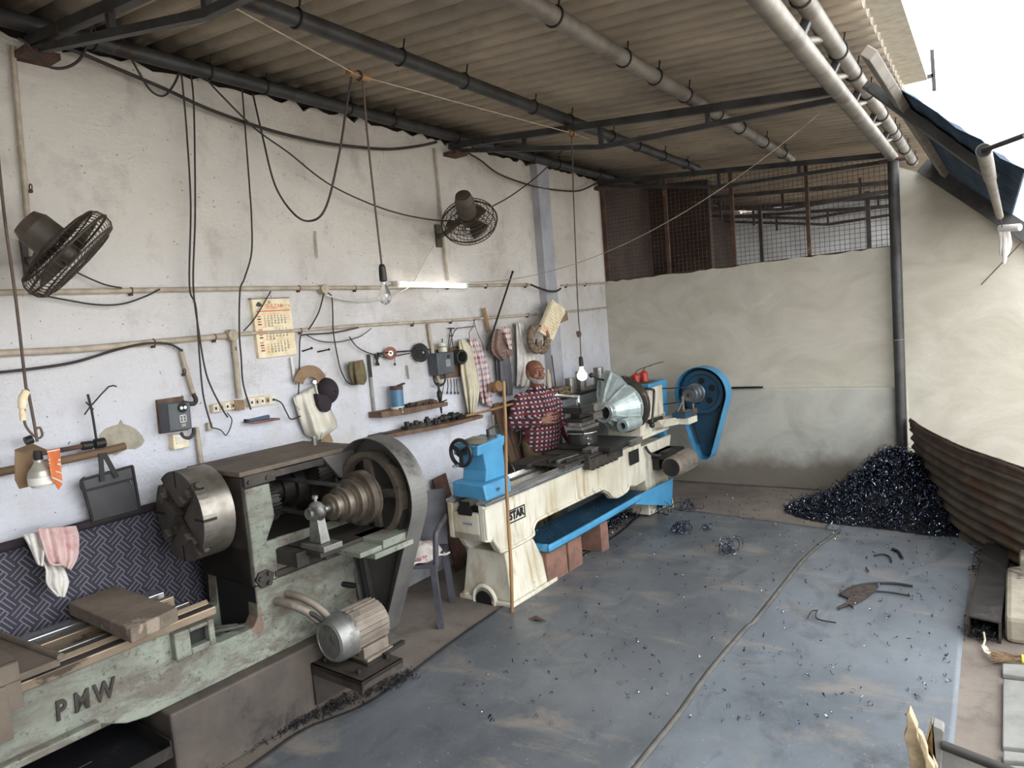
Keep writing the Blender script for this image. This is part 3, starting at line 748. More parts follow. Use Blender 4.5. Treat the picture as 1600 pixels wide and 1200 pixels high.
# dusty plate lying on the ways
pz = .865
pl = [onz(x, y, pz) for x, y in ((94,937),(173,912),(277,949),(203,984))]
for p in pl: p.x = max(p.x, -3.73)
mb = MB().prism([p-Vector((0, 0, .065)) for p in pl][::-1], (0, 0, .065)); tag(mb.build('dusty_slab', mt('dusty brown slab', '75685a', '5e5348', '8a7d6e', sc=5, rough=.9, bump=.5, bsc=35), bevel=.006), 'thick dusty brown slab lying across the ways of the green lathe', 'slab')
# motor of the green lathe
def motor(T, p, r, L, nfin=26, cowl=G['cowl'], body=G['motor'], feet=True, grille=True):
    p = Vector(p); a = Vector((0, 1, 0))
    mb = MB(); mb.lathe([(r*.94, L*.30), (r*.94, L*.97), (r*.8, L)], p, a, 32)
    for i in range(nfin):
        t = 2*PI*i/nfin; d = Vector((math.cos(t), 0, math.sin(t))); tn = Vector((-d.z, 0, d.x))
        q_ = [p+d*r*.9-tn*.003, p+d*r*1.02-tn*.003, p+d*r*1.02+tn*.003, p+d*r*.9+tn*.003]
        mb.hexa([x+a*L*.32 for x in q_], [x+a*L*.95 for x in q_])
    b = bd(mb, 'motor_body', body, T)
    mb = MB(); mb.lathe([(r*.76, .004), (r*.78, 0), (r*.9, .006), (r, .03), (r*1.03, L*.33), (r*.97, L*.33)], p, a, 36, False, False)
    bd(mb, 'fan_cowl', cowl, T)
    bd(MB().cyl(p+a*.012, p+a*.014, r*.78, n=32), 'fan_recess', G['hole'], T)
    if grille:
        mb = MB(); k = -6
        for k in range(-6, 7):
            x = k*r*.115; h = math.sqrt(max((r*.78)**2-x*x, 0)); mb.bar(p+Vector((x, .006, -h)), p+Vector((x, .006, h)), r*.055, .004, (0, 1, 0))
        mb.torus(p+a*.004, a, r*.78, .005, 32, 6)
        bd(mb, 'grille', cowl, T)
    if feet:
        mb = MB(); mb.box(p.x-r*.9, p.x-r*.45, p.y+L*.4, p.y+L*.92, p.z-r*1.12, p.z-r*.6); mb.box(p.x+r*.45, p.x+r*.9, p.y+L*.4, p.y+L*.92, p.z-r*1.12, p.z-r*.6)
        mb.box(p.x-r*1.1, p.x+r*1.1, p.y+L*.4, p.y+L*.95, p.z-r*1.2, p.z-r*1.05)
        bd(mb, 'foot', body, T, bevel=.004)
    return b
TM = root('electric_motor', 'dusty ribbed electric motor on a steel bracket at the foot of the green lathe', 'motor', PO+Vector((.17, .05, .25)), Y3)
XF[TM.name] = Matrix.Translation(PO) @ Matrix.Rotation(Y3, 4, 'Z')
TM.location = PO
motor(TM, (.17, -.12, .44), .122, .34)
mb = MB(); mb.box(.0, .42, -.13, .16, .262, .285); mb.box(.405, .42, -.13, .16, .235, .285); mb.box(0, .42, -.13, -.115, .225, .285); mb.box(0, .02, -.13, .16, .05, .262)
bd(mb, 'mounting_plate', G['grime'], TM, bevel=.003)
mb = MB()
for v, u in ((.05, -.07), (.33, -.07), (.05, .11), (.34, .12)): mb.cyl((v, u, .285), (v, u, .31), .014, n=8)
mb.bar((.30, .12, .295), (.30, .28, .30), .03, .02); mb.box(.08, .32, .0, .16, .285, .296)
bd(mb, 'clamp_bolts', G['dark'], TM)
bd(MB().cyl((.17, .2, .44), (.17, .29, .42), .02, n=12), 'shaft', G['steel'], TM)
# ================================================================ cream and blue lathe
SO = Vector((-2.854, 3.909, 0)); YS = math.radians(-2.5)
S = root('engine_lathe', 'cream and blue lathe with STAR plate, turning an aluminium housing', 'lathe', SO, YS)
MS = XF[S.name]
def sd(mb, name, mat, par=None, **k): return mb.build(name, mat, par or S, world=False, **k)
VC = -.24
# near pedestal and flange
mb = MB()
mb.prism([(0,0,0),(.0,-.13,0),(-.0,-.0,0)][:0] or [(.0,-.0,0),(.0,.60,0),(-.50,.60,0),(-.50,-.0,0)], (0, 0, .035))
mb.hexa([(-.02,.03,.035),(-.02,.56,.035),(-.48,.56,.035),(-.48,.03,.035)], [(-.075,.06,.385),(-.075,.42,.385),(-.43,.42,.385),(-.43,.06,.385)])
mb.torus((-.26, .01, .03), (0, 1, 0), .10, .018, 24, 6)
mb.cyl((-.45, .03, .035), (-.45, .03, .05), .03, n=12); mb.cyl((-.03, .32, .035), (-.03, .32, .09), .012, n=10); mb.cyl((-.03, .32, .035), (-.03, .32, .055), .02, n=6)
sd(mb, 'pedestal', G['cream'], bevel=.012)
sd(MB().lathe([(.075, 0), (.075, .006)], (-.26, -.004, .02), (0, 1, 0), 20), 'pedestal_arch', G['hole'])
# bed casting
bed = [(-.13,.52),(-.13,.78),(1.0,.78),(2.3,.78),(2.3,.72),(3.0,.72),(2.85,.39),(2.12,.37),(2.0,.40),(1.95,.36),(1.78,.345),(1.66,.375),(1.60,.43),(1.50,.485),(1.40,.488),(.60,.492),(.48,.485),(.43,.44),(.41,.385),(.04,.385),(.0,.42),(-.05,.50)]
mb = MB(); mb.prism([Vector((-.13, u, z)) for u, z in bed], (.05, 0, 0)); mb.prism([Vector((-.42, u, z)) for u, z in bed], (.05, 0, 0))
mb.box(-.37, -.13, -.13, 2.3, .52, .58); mb.box(-.37, -.13, -.13, -.09, .52, .72); mb.box(-.40, -.10, 1.7, 2.8, .40, .72)
sd(mb, 'bed', G['cream'], bevel=.01)
rim = [(u, z) for u, z in bed if z < .53 and u < 2.2]
mb = MB(); pts = [Vector((-.075, u, z+.018)) for u, z in sorted(rim[2:], key=lambda p: p[0])]
pts = [Vector((-.076, u, z)) for u, z in [(-.06,.53),(.0,.44),(.05,.405),(.40,.405),(.425,.46),(.48,.505),(.60,.51),(1.40,.507),(1.50,.505),(1.61,.45),(1.67,.395),(1.78,.365),(1.95,.38),(2.0,.42),(2.12,.39)]]
mb.tube(spl(pts, 4), .013, 8); mb.tube([(-.076, -.115, .54), (-.076, -.115, .76)], .014, 8)
sd(mb, 'casting_bead', G['cream'])
mb = MB()
for v0, v1 in ((-.43, -.35), (-.145, -.055)):
    mb.box(v0, v1, -.125, 2.28, .775, .80)
mb.prism([(-.14,-.12,.80),(-.11,-.12,.832),(-.08,-.12,.80)], (0, 2.4, 0)); mb.prism([(-.41,-.12,.80),(-.38,-.12,.828),(-.35,-.12,.80)], (0, 2.4, 0))
sd(mb, 'bed_ways', G['bright'], bevel=.003)
sd(B(-.33, -.17, -.09, 2.2, .70, .715), 'bed_gap', G['hole'])
sd(MB().cyl((-.25, .2, .755), (-.25, 2.2, .755), .02, n=12), 'lead_rod', mt('maroon rod', '4d2e2c', '3a2220', rough=.5))
# end face recess and label
sd(MB().prism([(-.31,-.134,.70),(-.19,-.134,.70),(-.18,-.134,.73),(-.2,-.134,.77),(-.2,-.134,.80),(-.30,-.134,.80),(-.30,-.134,.77),(-.32,-.134,.73)], (0, .004, 0)), 'end_recess', G['hole'])
mb = MB().box(-.28, -.19, -.1335, -.1305, .628, .652); lb = sd(mb, 'end_label', mt('grey blue label', '9aa3ac', rough=.6))
mb = MB()
for i in range(7): mb.box(-.275+i*.012, -.268+i*.012, -.1345, -.133, .637, .645)
sd(mb, 'label_marks', G['ink'], lb)
# STAR plate
mb = MB()
mb.box(-.078, -.074, .135, .345, .575, .583); mb.box(-.078, -.074, .135, .345, .665, .673); mb.box(-.078, -.074, .135, .142, .575, .673); mb.box(-.078, -.074, .338, .345, .575, .673)
text(mb, 'STAR', .082, (-.077, .24, .625), (0, 1, 0), (0, 0, 1), .002, .004, .92)
sd(mb, 'name_plate', G['black'])
# far pedestal: cream above a blue skirt
mb = MB(); mb.hexa([(-.06,2.35,.03),(-.06,2.92,.0),(-.44,2.92,0),(-.44,2.35,.03)], [(-.08,2.35,.40),(-.08,2.83,.40),(-.42,2.83,.40),(-.42,2.35,.40)])
sd(mb, 'far_pedestal', G['cream'], bevel=.01)
# chip tray
mb = MB()
mb.box(-.42, .02, .50, 2.62, .265, .272)
sd(mb, 'chip_tray', G['dblue'])
mb = MB(); mb.tube(spl([(-.2,.47,.30),(-.04,.47,.30),(.012,.485,.30),(.025,.54,.30),(.025,1.2,.30),(.025,2.0,.31)], 4), .033, 6, flat=.3)
mb.prism([(.028,1.9,.27),(.028,2.68,.05),(.028,2.74,.32),(.028,1.95,.335)], (-.012, 0, 0))
sd(mb, 'tray_lip', G['blue'])
mb = MB()
for i in range(260):
    u = R.uniform(.55, 2.2); v = R.uniform(-.38, .0); a = R.uniform(0, 6.3); l = R.uniform(.004, .014)
    d = Vector((math.cos(a), math.sin(a), R.uniform(-.2, .5)))*l; mb.bar(Vector((v, u, .277)), Vector((v, u, .277))+d, .004, .003)
o = sd(mb, 'tray_chips', G['chip']); o['kind'] = 'stuff'
# tailstock
mb = MB(); mb.hexa([(-.36,-.12,.825),(-.05,-.12,.815),(-.05,.17,.815),(-.36,.17,.825)], [(-.36,-.12,.935),(-.07,-.12,.925),(-.07,.19,.925),(-.36,.19,.935)])
mb.prism([(-.12,-.03,.92),(-.12,-.01,1.0),(-.12,-.03,1.15),(-.12,.20,1.15),(-.12,.22,.92)], (-.22, 0, 0))
mb.hexa([(-.12,-.09,1.12),(-.12,.22,1.14),(-.35,.22,1.14),(-.35,-.09,1.12)], [(-.12,-.08,1.195),(-.12,.24,1.215),(-.35,.24,1.215),(-.35,-.08,1.195)])
ts = sd(mb, 'tailstock', G['blue'], bevel=.012)
sd(MB().hexa([(-.125,-.07,1.197),(-.125,.14,1.211),(-.34,.14,1.211),(-.34,-.07,1.197)], [(-.125,-.07,1.203),(-.125,.14,1.217),(-.34,.14,1.217),(-.34,-.07,1.203)]), 'tailstock_top', G['steel'], ts)
mb = MB(); mb.cyl((-.15, .19, 1.13), (-.15, .19, 1.225), .025, n=14); sd(mb, 'tailstock_boss', G['blue'], ts)
mb = MB(); mb.cyl((-.2, .14, 1.21), (-.2, .14, 1.27), .012, n=10); mb.cyl((-.23, .18, 1.21), (-.23, .18, 1.265), .01, n=10); mb.tube([(-.22, .15, 1.262), (-.2, .27, 1.285)], .007, 8)
sd(mb, 'clamp_lever', G['dark'], ts)
mb = MB(); mb.cyl((-.052, .02, .87), (-.044, .02, .87), .012, n=10); sd(mb, 'tailstock_bolt', G['bright'], ts)
def hwheel(c, r, name, par, sp=3):
    mb = MB(); c = Vector(c); mb.torus(c, (0, 1, 0), r, .014, 32, 8); mb.cyl(c+Vector((0, -.025, 0)), c+Vector((0, .05, 0)), .024, n=14)
    for k in range(sp):
        a = 2*PI*k/sp+.5; d = Vector((math.cos(a), 0, math.sin(a))); mb.bar(c+d*.015, c+d*r, .03, .012, (0, 1, 0))
    h = sd(mb, name, G['black'], par)
    a = 4.4; d = Vector((math.cos(a), 0, math.sin(a)))
    sd(MB().cyl(c+d*r, c+d*r+Vector((0, -.06, 0)), .011, n=10), 'crank_knob', G['bright'], h)
hwheel((-.24, -.13, 1.15), .092, 'handwheel', S)
sd(MB().cyl((-.24, -.14, 1.15), (-.24, -.04, 1.15), .018, n=12), 'tailstock_screw', G['steel'], ts)
hwheel((-.50, .66, .80), .115, 'carriage_handwheel', S)
# carriage, cross slide, tool post
mb = MB(); mb.box(-.06, .0, 1.19, 1.78, .745, .862); mb.box(-.46, .0, 1.20, 1.75, .83, .865)
for i in range(6): mb.box(-.03, .002, 1.24+i*.08, 1.285+i*.08, .73, .76)
sd(mb, 'carriage', G['grime'], bevel=.004)
sd(B(.0, .003, 1.50, 1.54, .80, .84).box(.0, .003, 1.62, 1.66, .81, .85), 'carriage_notch', G['hole'])
mb = MB(); mb.box(-.44, .10, 1.38, 1.92, .868, .90); mb.box(-.42, .06, 1.42, 1.86, .84, .868)
sd(mb, 'cross_slide', G['dark'], bevel=.004)
mb = MB(); mb.box(.10, .13, 1.70, 1.93, .845, .90); sd(mb, 'slide_end', G['steel'], bevel=.004)
# tools laid on the near wing of the carriage
mb = MB(); mb.box(-.50, -.04, .88, 1.2, .83, .85); sd(mb, 'carriage_wing', G['grime'], bevel=.004)
mb = MB(); mb.box(-.56, -.36, .80, 1.15, .80, .855); sd(mb, 'rear_apron', G['grime'], bevel=.005)
for i, (v, u0_, u1_, th, m_, lb_) in enumerate(((-.14, .92, 1.28, .03, 'steel', 'square steel tool bar on the lathe carriage wing, nearest the handwheel'), (-.08, .95, 1.35, .026, 'dark', 'dark tool bar on the lathe carriage wing, lying along its front edge'), (-.22, .9, 1.3, .034, 'dark', 'dark thick tool bar on the lathe carriage wing behind the steel one'))):
    mb = MB(); mb.M = MS; z = .882 if u1_ > 1.25 else .866
    mb.bar((v, u0_, .85+th/2+.001), (v+.03, u1_-.09, .85+th/2+.001), th, th); tag(mb.build('tool_bar', G[m_], bevel=.003), lb_, 'tool', 'tool bars on the lathe carriage')
mb = MB(); mb.M = MS; mb.box(-.12, -.02, 1.28, 1.40, .866, .905); tag(mb.build('steel_block', G['steel'], bevel=.005), 'small worn steel block on the front of the lathe carriage', 'block')
# swivel slide with bright arc
mb = MB(); mb.cyl((-.28, 1.56, .90), (-.28, 1.56, 1.0), .13, n=32); mb.box(-.36, -.19, 1.44, 1.72, 1.0, 1.03); 
sd(mb, 'swivel_base', G['dark'])
mb = MB()
pts = [Vector((-.28+.135*math.cos(a), 1.56+.135*math.sin(a), 1.0)) for a in [(-2.4+i*.2) for i in range(14)]]; mb.tube(pts, .009, 6); mb.ball((-.17, 1.47, .955), .016); mb.cyl((-.2,1.47,.955), (-.13,1.46,.955), .007, n=8); mb.ball((-.16, 1.46, .91), .012)
sd(mb, 'swivel_scale', G['bright'])
mb = MB(); mb.box(-.37, -.19, 1.42, 1.72, 1.03, 1.06); mb.box(-.34, -.22, 1.45, 1.70, 1.06, 1.10); sd(mb, 'top_slide', G['steel'], bevel=.004)
mb = MB(); mb.box(-.38, -.18, 1.42, 1.66, 1.10, 1.135); mb.box(-.33, -.23, 1.47, 1.6, 1.135, 1.18); mb.box(-.38, -.18, 1.42, 1.66, 1.18, 1.235)
for i in range(4): mb.cyl((-.21-.04*i, 1.45+.05*i, 1.235), (-.21-.04*i, 1.45+.05*i, 1.27), .009, n=8)
sd(mb, 'tool_post', G['dark'], bevel=.004)
mb = MB(); mb.box(-.24, -.17, 1.60, 1.76, 1.10, 1.16); mb.box(-.24, -.17, 1.62, 1.76, 1.175, 1.23); mb.bar((-.2, 1.66, 1.168), (-.235, 1.95, 1.18), .03, .028); mb.hexa([(-.25,1.95,1.165),(-.22,1.95,1.165),(-.22,1.95,1.195),(-.25,1.95,1.195)], [(-.245,2.0,1.182),(-.24,2.0,1.182),(-.24,2.0,1.186),(-.245,2.0,1.186)])
sd(mb, 'tool_holder', G['steel'], bevel=.003)
mb = MB(); mb.cyl((-.28, 1.53, 1.235), (-.28, 1.53, 1.33), .022, n=14); mb.tube(spl([(-.28,1.53,1.315),(-.28,1.42,1.335),(-.29,1.20,1.375)]), [.02]*6+[.014]*7, 10); mb.ball((-.29, 1.19, 1.378), .021)
sd(mb, 'clamp_handle', G['bright'])
# face plate and work piece
FC = Vector((VC, 0, 1.13))
mb = MB(); mb.lathe([(.24, 2.27), (.265, 2.275), (.27, 2.29), (.27, 2.335), (.24, 2.345), (.10, 2.36), (.09, 2.5)], FC, (0, 1, 0), 48)
sd(mb, 'face_plate', mt('dark brown turned plate', '4a423b', '332d28', '665c52', sc=6, rough=.45, metal=.5))
# headstock
mb = MB(); mb.box(-.43, -.06, 2.50, 2.82, .80, 1.27); mb.prism([(-.06,2.50,.985),(-.06,2.28,.975),(-.06,2.28,.82),(-.06,2.85,.82),(-.06,2.85,.985)], (-.37, 0, 0)); mb.box(-.44, -.04, 2.26, 2.88, .795, .83)
hs = sd(mb, 'headstock', G['cream'], bevel=.012)
sd(MB().box(-.44, -.045, 2.48, 2.84, 1.27, 1.31), 'headstock_cap', G['blue'], hs, bevel=.01)
sd(MB().box(-.42, -.08, 2.5, 2.8, 1.31, 1.313), 'cap_dust', G['dust'], hs)
sd(MB().cyl((-.16, 2.495, 1.13), (-.16, 2.50, 1.13), .085, n=28), 'spindle_cover', G['dblue'], hs)
mb = MB(); mb.tube(spl([(-.30,2.40,1.275),(-.12,2.42,1.27),(-.01,2.47,1.262),(.0,2.49,1.22),(.0,2.44,1.05),(.0,2.40,.93)], 5), .012, 8); mb.ball((.0, 2.40, .92), .028); 
sd(mb, 'shift_lever', G['black'], hs)
mb = MB(); mb.cyl((-.02, 2.38, .955), (-.0, 2.62, .955), .022, n=12); sd(mb, 'lever_grip', G['dark'], hs)
mb = MB(); mb.cyl((-.3, 2.46, 1.31), (-.3, 2.46, 1.40), .028, n=14); mb.tube(spl([(-.3,2.46,1.385),(-.34,2.3,1.385),(-.37,2.14,1.40),(-.4,2.02,1.45)]), .009, 8); mb.ball((-.4, 2.0, 1.46), .024)
sd(mb, 'top_lever', G['black'], hs)
sd(B(-.061, -.058, 2.02, 2.20, .60, .73), 'bed_opening', G['hole'])
# blue upright panel and counter shaft arm
mb = MB(); mb.prism([(-.12,2.92,1.30),(-.12,3.06,1.30),(-.12,3.04,.9),(-.12,2.96,.55),(-.12,2.93,.55)], (-.26, 0, 0)); sd(mb, 'end_cover', G['blue'], bevel=.006)
mb = MB(); mb.prism([(.0,2.42,.985),(.0,2.42,.90),(.02,2.85,.86),(.10,2.98,.845),(.20,2.98,.90),(.20,2.98,.925)], (0, 0, .0)) if False else None
mb = MB(); mb.hexa([(-.08,2.55,.86),(.02,2.62,.86),(.17,2.98,.86),(-.08,2.98,.86)], [(-.08,2.45,.95),(.02,2.50,.95),(.19,2.98,.93),(-.08,2.98,.93)]); mb.box(.08, .21, 2.80, 3.02, .86, .925)
arm = sd(mb, 'counter_arm', G['cream'], bevel=.008)
sd(B(.06, .20, 2.74, 2.99, .932, .985), 'slide_block', G['dblue'], arm, bevel=.006)
mb = MB(); mb.box(.16, .21, 2.93, 3.03, .93, 1.0); mb.box(.07, .18, 2.78, 2.96, .985, 1.0); mb.cyl((.13, 2.86, 1.0), (.13, 2.86, 1.14), .016, n=10); mb.cyl((.19, 2.97, 1.0), (.19, 2.97, 1.05), .012, n=8); mb.tube([(.1, 2.8, 1.0), (.14, 2.85, 1.10)], .009, 6)
sd(mb, 'bearing_bracket', G['brown'], arm, bevel=.003)
ax = Vector((.15, 0, 1.135))
mb = MB(); pr_ = []; u = 3.0
for r in (.065, .082, .10): pr_ += [(r, u), (r, u+.006), (r-.012, u+.012), (r-.012, u+.045), (r, u+.052)]; u += .055
mb.lathe([(.05, 2.955), (.065, 2.96), (.065, 3.0)]+pr_, ax, (0, 1, 0), 36)
sd(mb, 'cone_pulley', mt('grey turned pulley', '70757a', '4f5459', sc=7, rough=.4, metal=.5))
sd(MB().cyl((ax.x, 2.952, ax.z), (ax.x, 2.956, ax.z), .022, n=14), 'shaft_end', G['rust'])
mb = MB()
for s in (.07, -.06): mb.tube([(ax.x-.02, 3.03, ax.z+s), (-.24, 2.72, 1.13+s*1.5)], .007, 6)
sd(mb, 'v_belt', G['rubber'])
wc = Vector((.155, 0, 1.125)); mb = MB()
mb.lathe([(.225, 3.30), (.23, 3.30), (.23, 3.36), (.225, 3.36)], wc, (0, 1, 0), 44, False, False)
mb.lathe([(.225,3.30),(.19,3.30),(.18,3.32),(.04,3.325)], wc, (0, 1, 0), 44, False, True); mb.lathe([(.03,3.15),(.03,3.36)], wc, (0, 1, 0), 16)
wh = sd(mb, 'belt_wheel', G['dblue'])
for k in range(5):
    a = 2*PI*k/5+.35; p = wc+Vector((.115*math.cos(a), 3.318, .115*math.sin(a))); sd(MB().cyl(p, p+Vector((0, .003, 0)), .035, n=20), 'wheel_hole', G['hole'], wh)
bd_ = bd
guard(S, (.16, 1.115), .275, (.155, .50), .09, 3.24, 3.40, G['dblue'], G['blue'], .006)
sd(MB().bar((.16-.21, 3.33, 1.06), (.155-.07, 3.33, .56), .012, .03, (0, 1, 0)).bar((.16+.21, 3.33, 1.06), (.155+.07, 3.33, .56), .012, .03, (0, 1, 0)), 'drive_belt', G['rubber'])
SM = S
p = Vector((.15, 2.44, .50)); motor(S, p, .105, .46, 22, G['motor'], G['motor'], False, False)
sd(MB().cyl(p+Vector((0, .0, 0)), p+Vector((0, .004, 0)), .088, n=28), 'cowl_disc', G['dark'])
mb = MB(); mb.box(-.09, .1, 2.50, 2.9, .56, .62); mb.box(.02, .12, 2.48, 2.66, .57, .64); mb.box(-.07, .0, 2.5, 2.88, .45, .62)
sd(mb, 'motor_bracket', G['dark'], bevel=.005)
sd(MB().tube(spl([(-.06,2.35,.72),(-.03,2.36,.66),(.0,2.42,.62),(.05,2.52,.60)]), .014, 8), 'motor_cable', G['rubber'])
# ---------------------------------------------------------------- aluminium bell housing held on the face plate
HB = root('gearbox_housing', 'sand cast aluminium bell housing with ribs clamped to the blue lathe face plate', 'casting', SO, YS)
c = Vector((VC-.0, 0, 1.12)); uf, ub = 1.90, 2.26
# the flange outline on the face plate: round below, drawn out to a blunt corner above
fl = []
for i in range(40):
    a = -PI*1.18+2*PI*.86*i/39+.0; fl.append((c.x+.235*math.cos(a), c.z+.235*math.sin(a)))
def flange(a):
    r = .235; t = abs((a-1.95+PI) % (2*PI)-PI)
    return r+.155*max(0, 1-t/.62)**.8
N_ = 36
mb = MB(); rings = []
hub = .085
for (uu, f_) in ((ub, 1.0), (ub-.04, 1.0), (ub-.041, .93), (ub-.12, .66), (uf+.12, .28), (uf+.06, 0.0)):
    ring = []
    for i in range(N_):
        a = 2*PI*i/N_; rr = hub+.012+(flange(a)-hub-.012)*f_
        ring.append(Vector((c.x+rr*math.cos(a), uu, c.z+rr*math.sin(a))))
    rings.append(ring)
for i in range(len(rings)-1):
    mb.add(rings[i]+rings[i+1], [[k, (k+1) % N_, N_+(k+1) % N_, N_+k] for k in range(N_)], False)
o = sd(mb, 'bell', G['alu'], HB)
mb = MB(); mb.lathe([(.068, uf+.10), (.068, uf-.01), (.094, uf-.01), (.098, uf+.005), (.10, uf+.09)], (c.x, 0, c.z), (0, 1, 0), 40, False, False)
sd(mb, 'hub_ring', mt('machined aluminium', 'c5caca', 'adb3b3', sc=8, rough=.3, metal=.7), HB)
sd(MB().cyl((c.x, uf+.07, c.z), (c.x, uf+.075, c.z), .07, n=30), 'bore', G['hole'], HB)
for k in range(12):
    a = .18+k*2*PI/12; d = Vector((math.cos(a), 0, math.sin(a))); tn = Vector((-d.z, 0, d.x)); rr = flange(a)
    p0 = c+d*.088+Vector((0, uf+.02, 0)); p1 = c+d*(hub+(rr-hub)*.5)+Vector((0, ub-.235, 0)); p2 = c+d*(rr+.012)+Vector((0, ub-.055, 0))
    q0 = [p0, p1, p2, c+d*(rr-.01)+Vector((0, ub-.02, 0)), c+d*.085+Vector((0, uf+.07, 0))]
    sd(MB().hexa([x-tn*.005 for x in q0], [x+tn*.005 for x in q0]), 'rib', G['alu'], HB)
b0 = Vector((c.x+.155, 0, c.z-.135))
mb = MB(); mb.lathe([(.032, uf+.10), (.032, uf+.06), (.058, uf+.06), (.062, uf+.07), (.068, uf+.2), (.07, ub-.02)], b0, (0, 1, 0), 30, False, False)
bo = sd(mb, 'side_boss', G['alu'], HB); sd(MB().cyl(b0+Vector((0, uf+.1, 0)), b0+Vector((0, uf+.104, 0)), .034, n=20), 'boss_bore', G['hole'], HB)
# bricks under the tray
for i, (u, v, l_, lab) in enumerate(((.62, -.12, .3, 'pale broken brick propping the near corner of the blue chip tray'), (.93, -.12, .22, 'brick propping the blue chip tray, second from its near corner'), (1.42, -.10, .14, 'red brick standing on end under the middle of the blue chip tray'))):
    mb = MB(); mb.M = MS; mb.box(v-.11, v+.11, u-.14+.0, u-.14+l_-.015, 0, .262); tag(mb.build('brick', G['brick'], bevel=.008), lab, 'brick', 'bricks under the chip tray')
# bamboo pole leaning on the lathe
pb, pt = Vector((SO.x-.06, SO.y+.09, 0)), None
p0 = onz(800, 943, .0); 
mb = MB(); mb.M = None
b_ = Vector((-2.825, 3.86, 0.0)); t_ = b_+Vector((0.02, .1, 1.63)); pts = []; rr = []
for i in range(25):
    f_ = i/24; pts.append(b_.lerp(t_, f_)+Vector((.006*math.sin(f_*9), 0, 0))); rr.append(.0125-.002*f_+(.002 if i % 4 == 0 else 0))
mb.tube(pts, rr, 10); tag(mb.build('bamboo_pole', G['bamboo']), 'upright brown bamboo pole standing at the near end of the cream lathe', 'pole')
# red oil cans on the headstock
for i, (v, u, s) in enumerate(((-.24, 2.60, 1.0), (-.20, 2.70, 1.15))):
    p = MS @ Vector((v, u, 1.314)); t = root('oil_can', ['red oil can with a thin spout on the lathe headstock, the smaller one', 'red oil can with long wire spout on the lathe headstock, the larger one'][i], 'oil can', p)
    MB().lathe([(.032*s,0),(.034*s,.005),(.034*s,.075*s),(.02*s,.09*s),(.009*s,.1*s)], p, (0, 0, 1), 20).build('body', G['red'], t)
    MB().tube(spl([p+Vector((0, 0, .098*s)), p+Vector((.02, .01, .125*s)), p+Vector((.16*s-.07, .05*s, .15*s)), p+Vector((.26*s-.13, .1*s, .16*s))]), .004, 6).build('spout', G['dark'], t)
    MB().tube(spl([p+Vector((-.034*s, 0, .02)), p+Vector((-.06*s, 0, .05)), p+Vector((-.034*s, 0, .08*s))]), .005, 6).build('handle', G['red'], t)
# ================================================================ things on and in front of the left wall
def wprism(px, o0, o1):
    return MB().prism([W(x, y, o1) for x, y in px], (o0-o1, 0, 0))
def wl(pts, o=.03, k=5, ends=None): return spl([W(x, y, o) for x, y in pts], k)
def cable(px, r, label, mat='cable', o=.035, name='cable', k=6, grp=None):
    return tag(MB().tube(wl(px, o, k), r, 6).build(name, G[mat]), label, 'cable', grp)
def drape(L, Rr, o, folds, amp, n=22, thick=.006, seed=0, vert=None):
    rr = random.Random(seed); a = rr.uniform(0, 6); b = rr.uniform(0, 6)
    Ls = spl([Vector((x, y, 0)) for x, y in L], 6); Rs = spl([Vector((x, y, 0)) for x, y in Rr], 6)
    def at(s, v): i = min(int(v*(len(s)-1)), len(s)-2); f_ = v*(len(s)-1)-i; return s[i].lerp(s[i+1], f_)
    def fn(u, v):
        p = at(Ls, v).lerp(at(Rs, v), u)
        e = amp*(math.sin(folds*2*PI*u+a+.9*v)+.45*math.sin(folds*4.3*u+b+3*v)+.3*math.sin(7*v+a))*(.35+.65*v)
        return W(p.x, p.y, o+amp*1.2+e+.03*math.sin(PI*u))
    return MB().grid(fn, n*2, n)
# dark strip added behind the wall's ragged top to block light leaking in
struct(B(XW-.22, XW-.06, -5, 13.6, 3.3, 3.80).build('trim_light_block', G['brownwall']))
struct(B(XW-.2, 1.6, -1.4, -1.2, 0, 3.75).build('wall_light_block', G['wall']))  # unseen wall added behind the camera to block light from that side
# conduits
def conduit(px, r, label, o=.025, mat='conduit', clips=()):
    t = root('conduit', label, 'conduit', W(px[0][0], px[0][1], o))
    MB().tube(wl(px, o, 3), r, 10).build('pipe', G[mat], t)
    for x, y in clips:
        p = W(x, y, o); MB().torus(p, (0, 1, 0), r+.002, .003, 12, 5).box(p.x-.02, p.x, p.y-.008, p.y+.008, p.z-r-.014, p.z-r).build('clip', G['rust'], t)
    return t
conduit([(-40,458),(0,457),(150,455),(300,452),(480,450),(620,449),(740,446),(829,445)], .014, 'upper dusty conduit running along the whitewashed wall', clips=[(205,454),(467,450),(555,450),(700,447),(760,446),(822,445)])
conduit([(877,446),(915,444),(951,442)], .011, 'short upper conduit between the pilaster and the corner', clips=[(885,446),(915,444)])
conduit([(-40,556),(0,552),(120,546),(240,535),(352,525)], .017, 'thick lower conduit on the near half of the wall', clips=[(240,535),(335,527)])
conduit([(372,522),(470,516),(560,509),(660,503),(760,497),(838,491)], .012, 'lower dusty conduit on the far half of the wall', clips=[(470,516),(645,505),(705,501),(825,492)])
conduit([(884,487),(920,484),(952,480)], .009, 'short lower conduit between the pilaster and the corner')
conduit([(20,72),(26,150),(33,226),(40,300),(46,372),(52,440)], .012, 'upright conduit dropping from the roof truss behind the near fan', clips=[(48,292)])
wb = wprism([(32,226),(38,226),(41,248),(35,248)], .0, .04); tag(wb.build('conduit_joint', G['conduit'], bevel=.003), 'pale square joint piece on the upright conduit high on the wall', 'joint')
conduit([(679,232),(686,300),(693,380),(700,438)], .011, 'thin upright conduit behind the far wall fan')
conduit([(364,526),(368,560),(372,600),(374,622)], .017, 'pale upright conduit dropping to the socket strips', clips=[(366,545)])
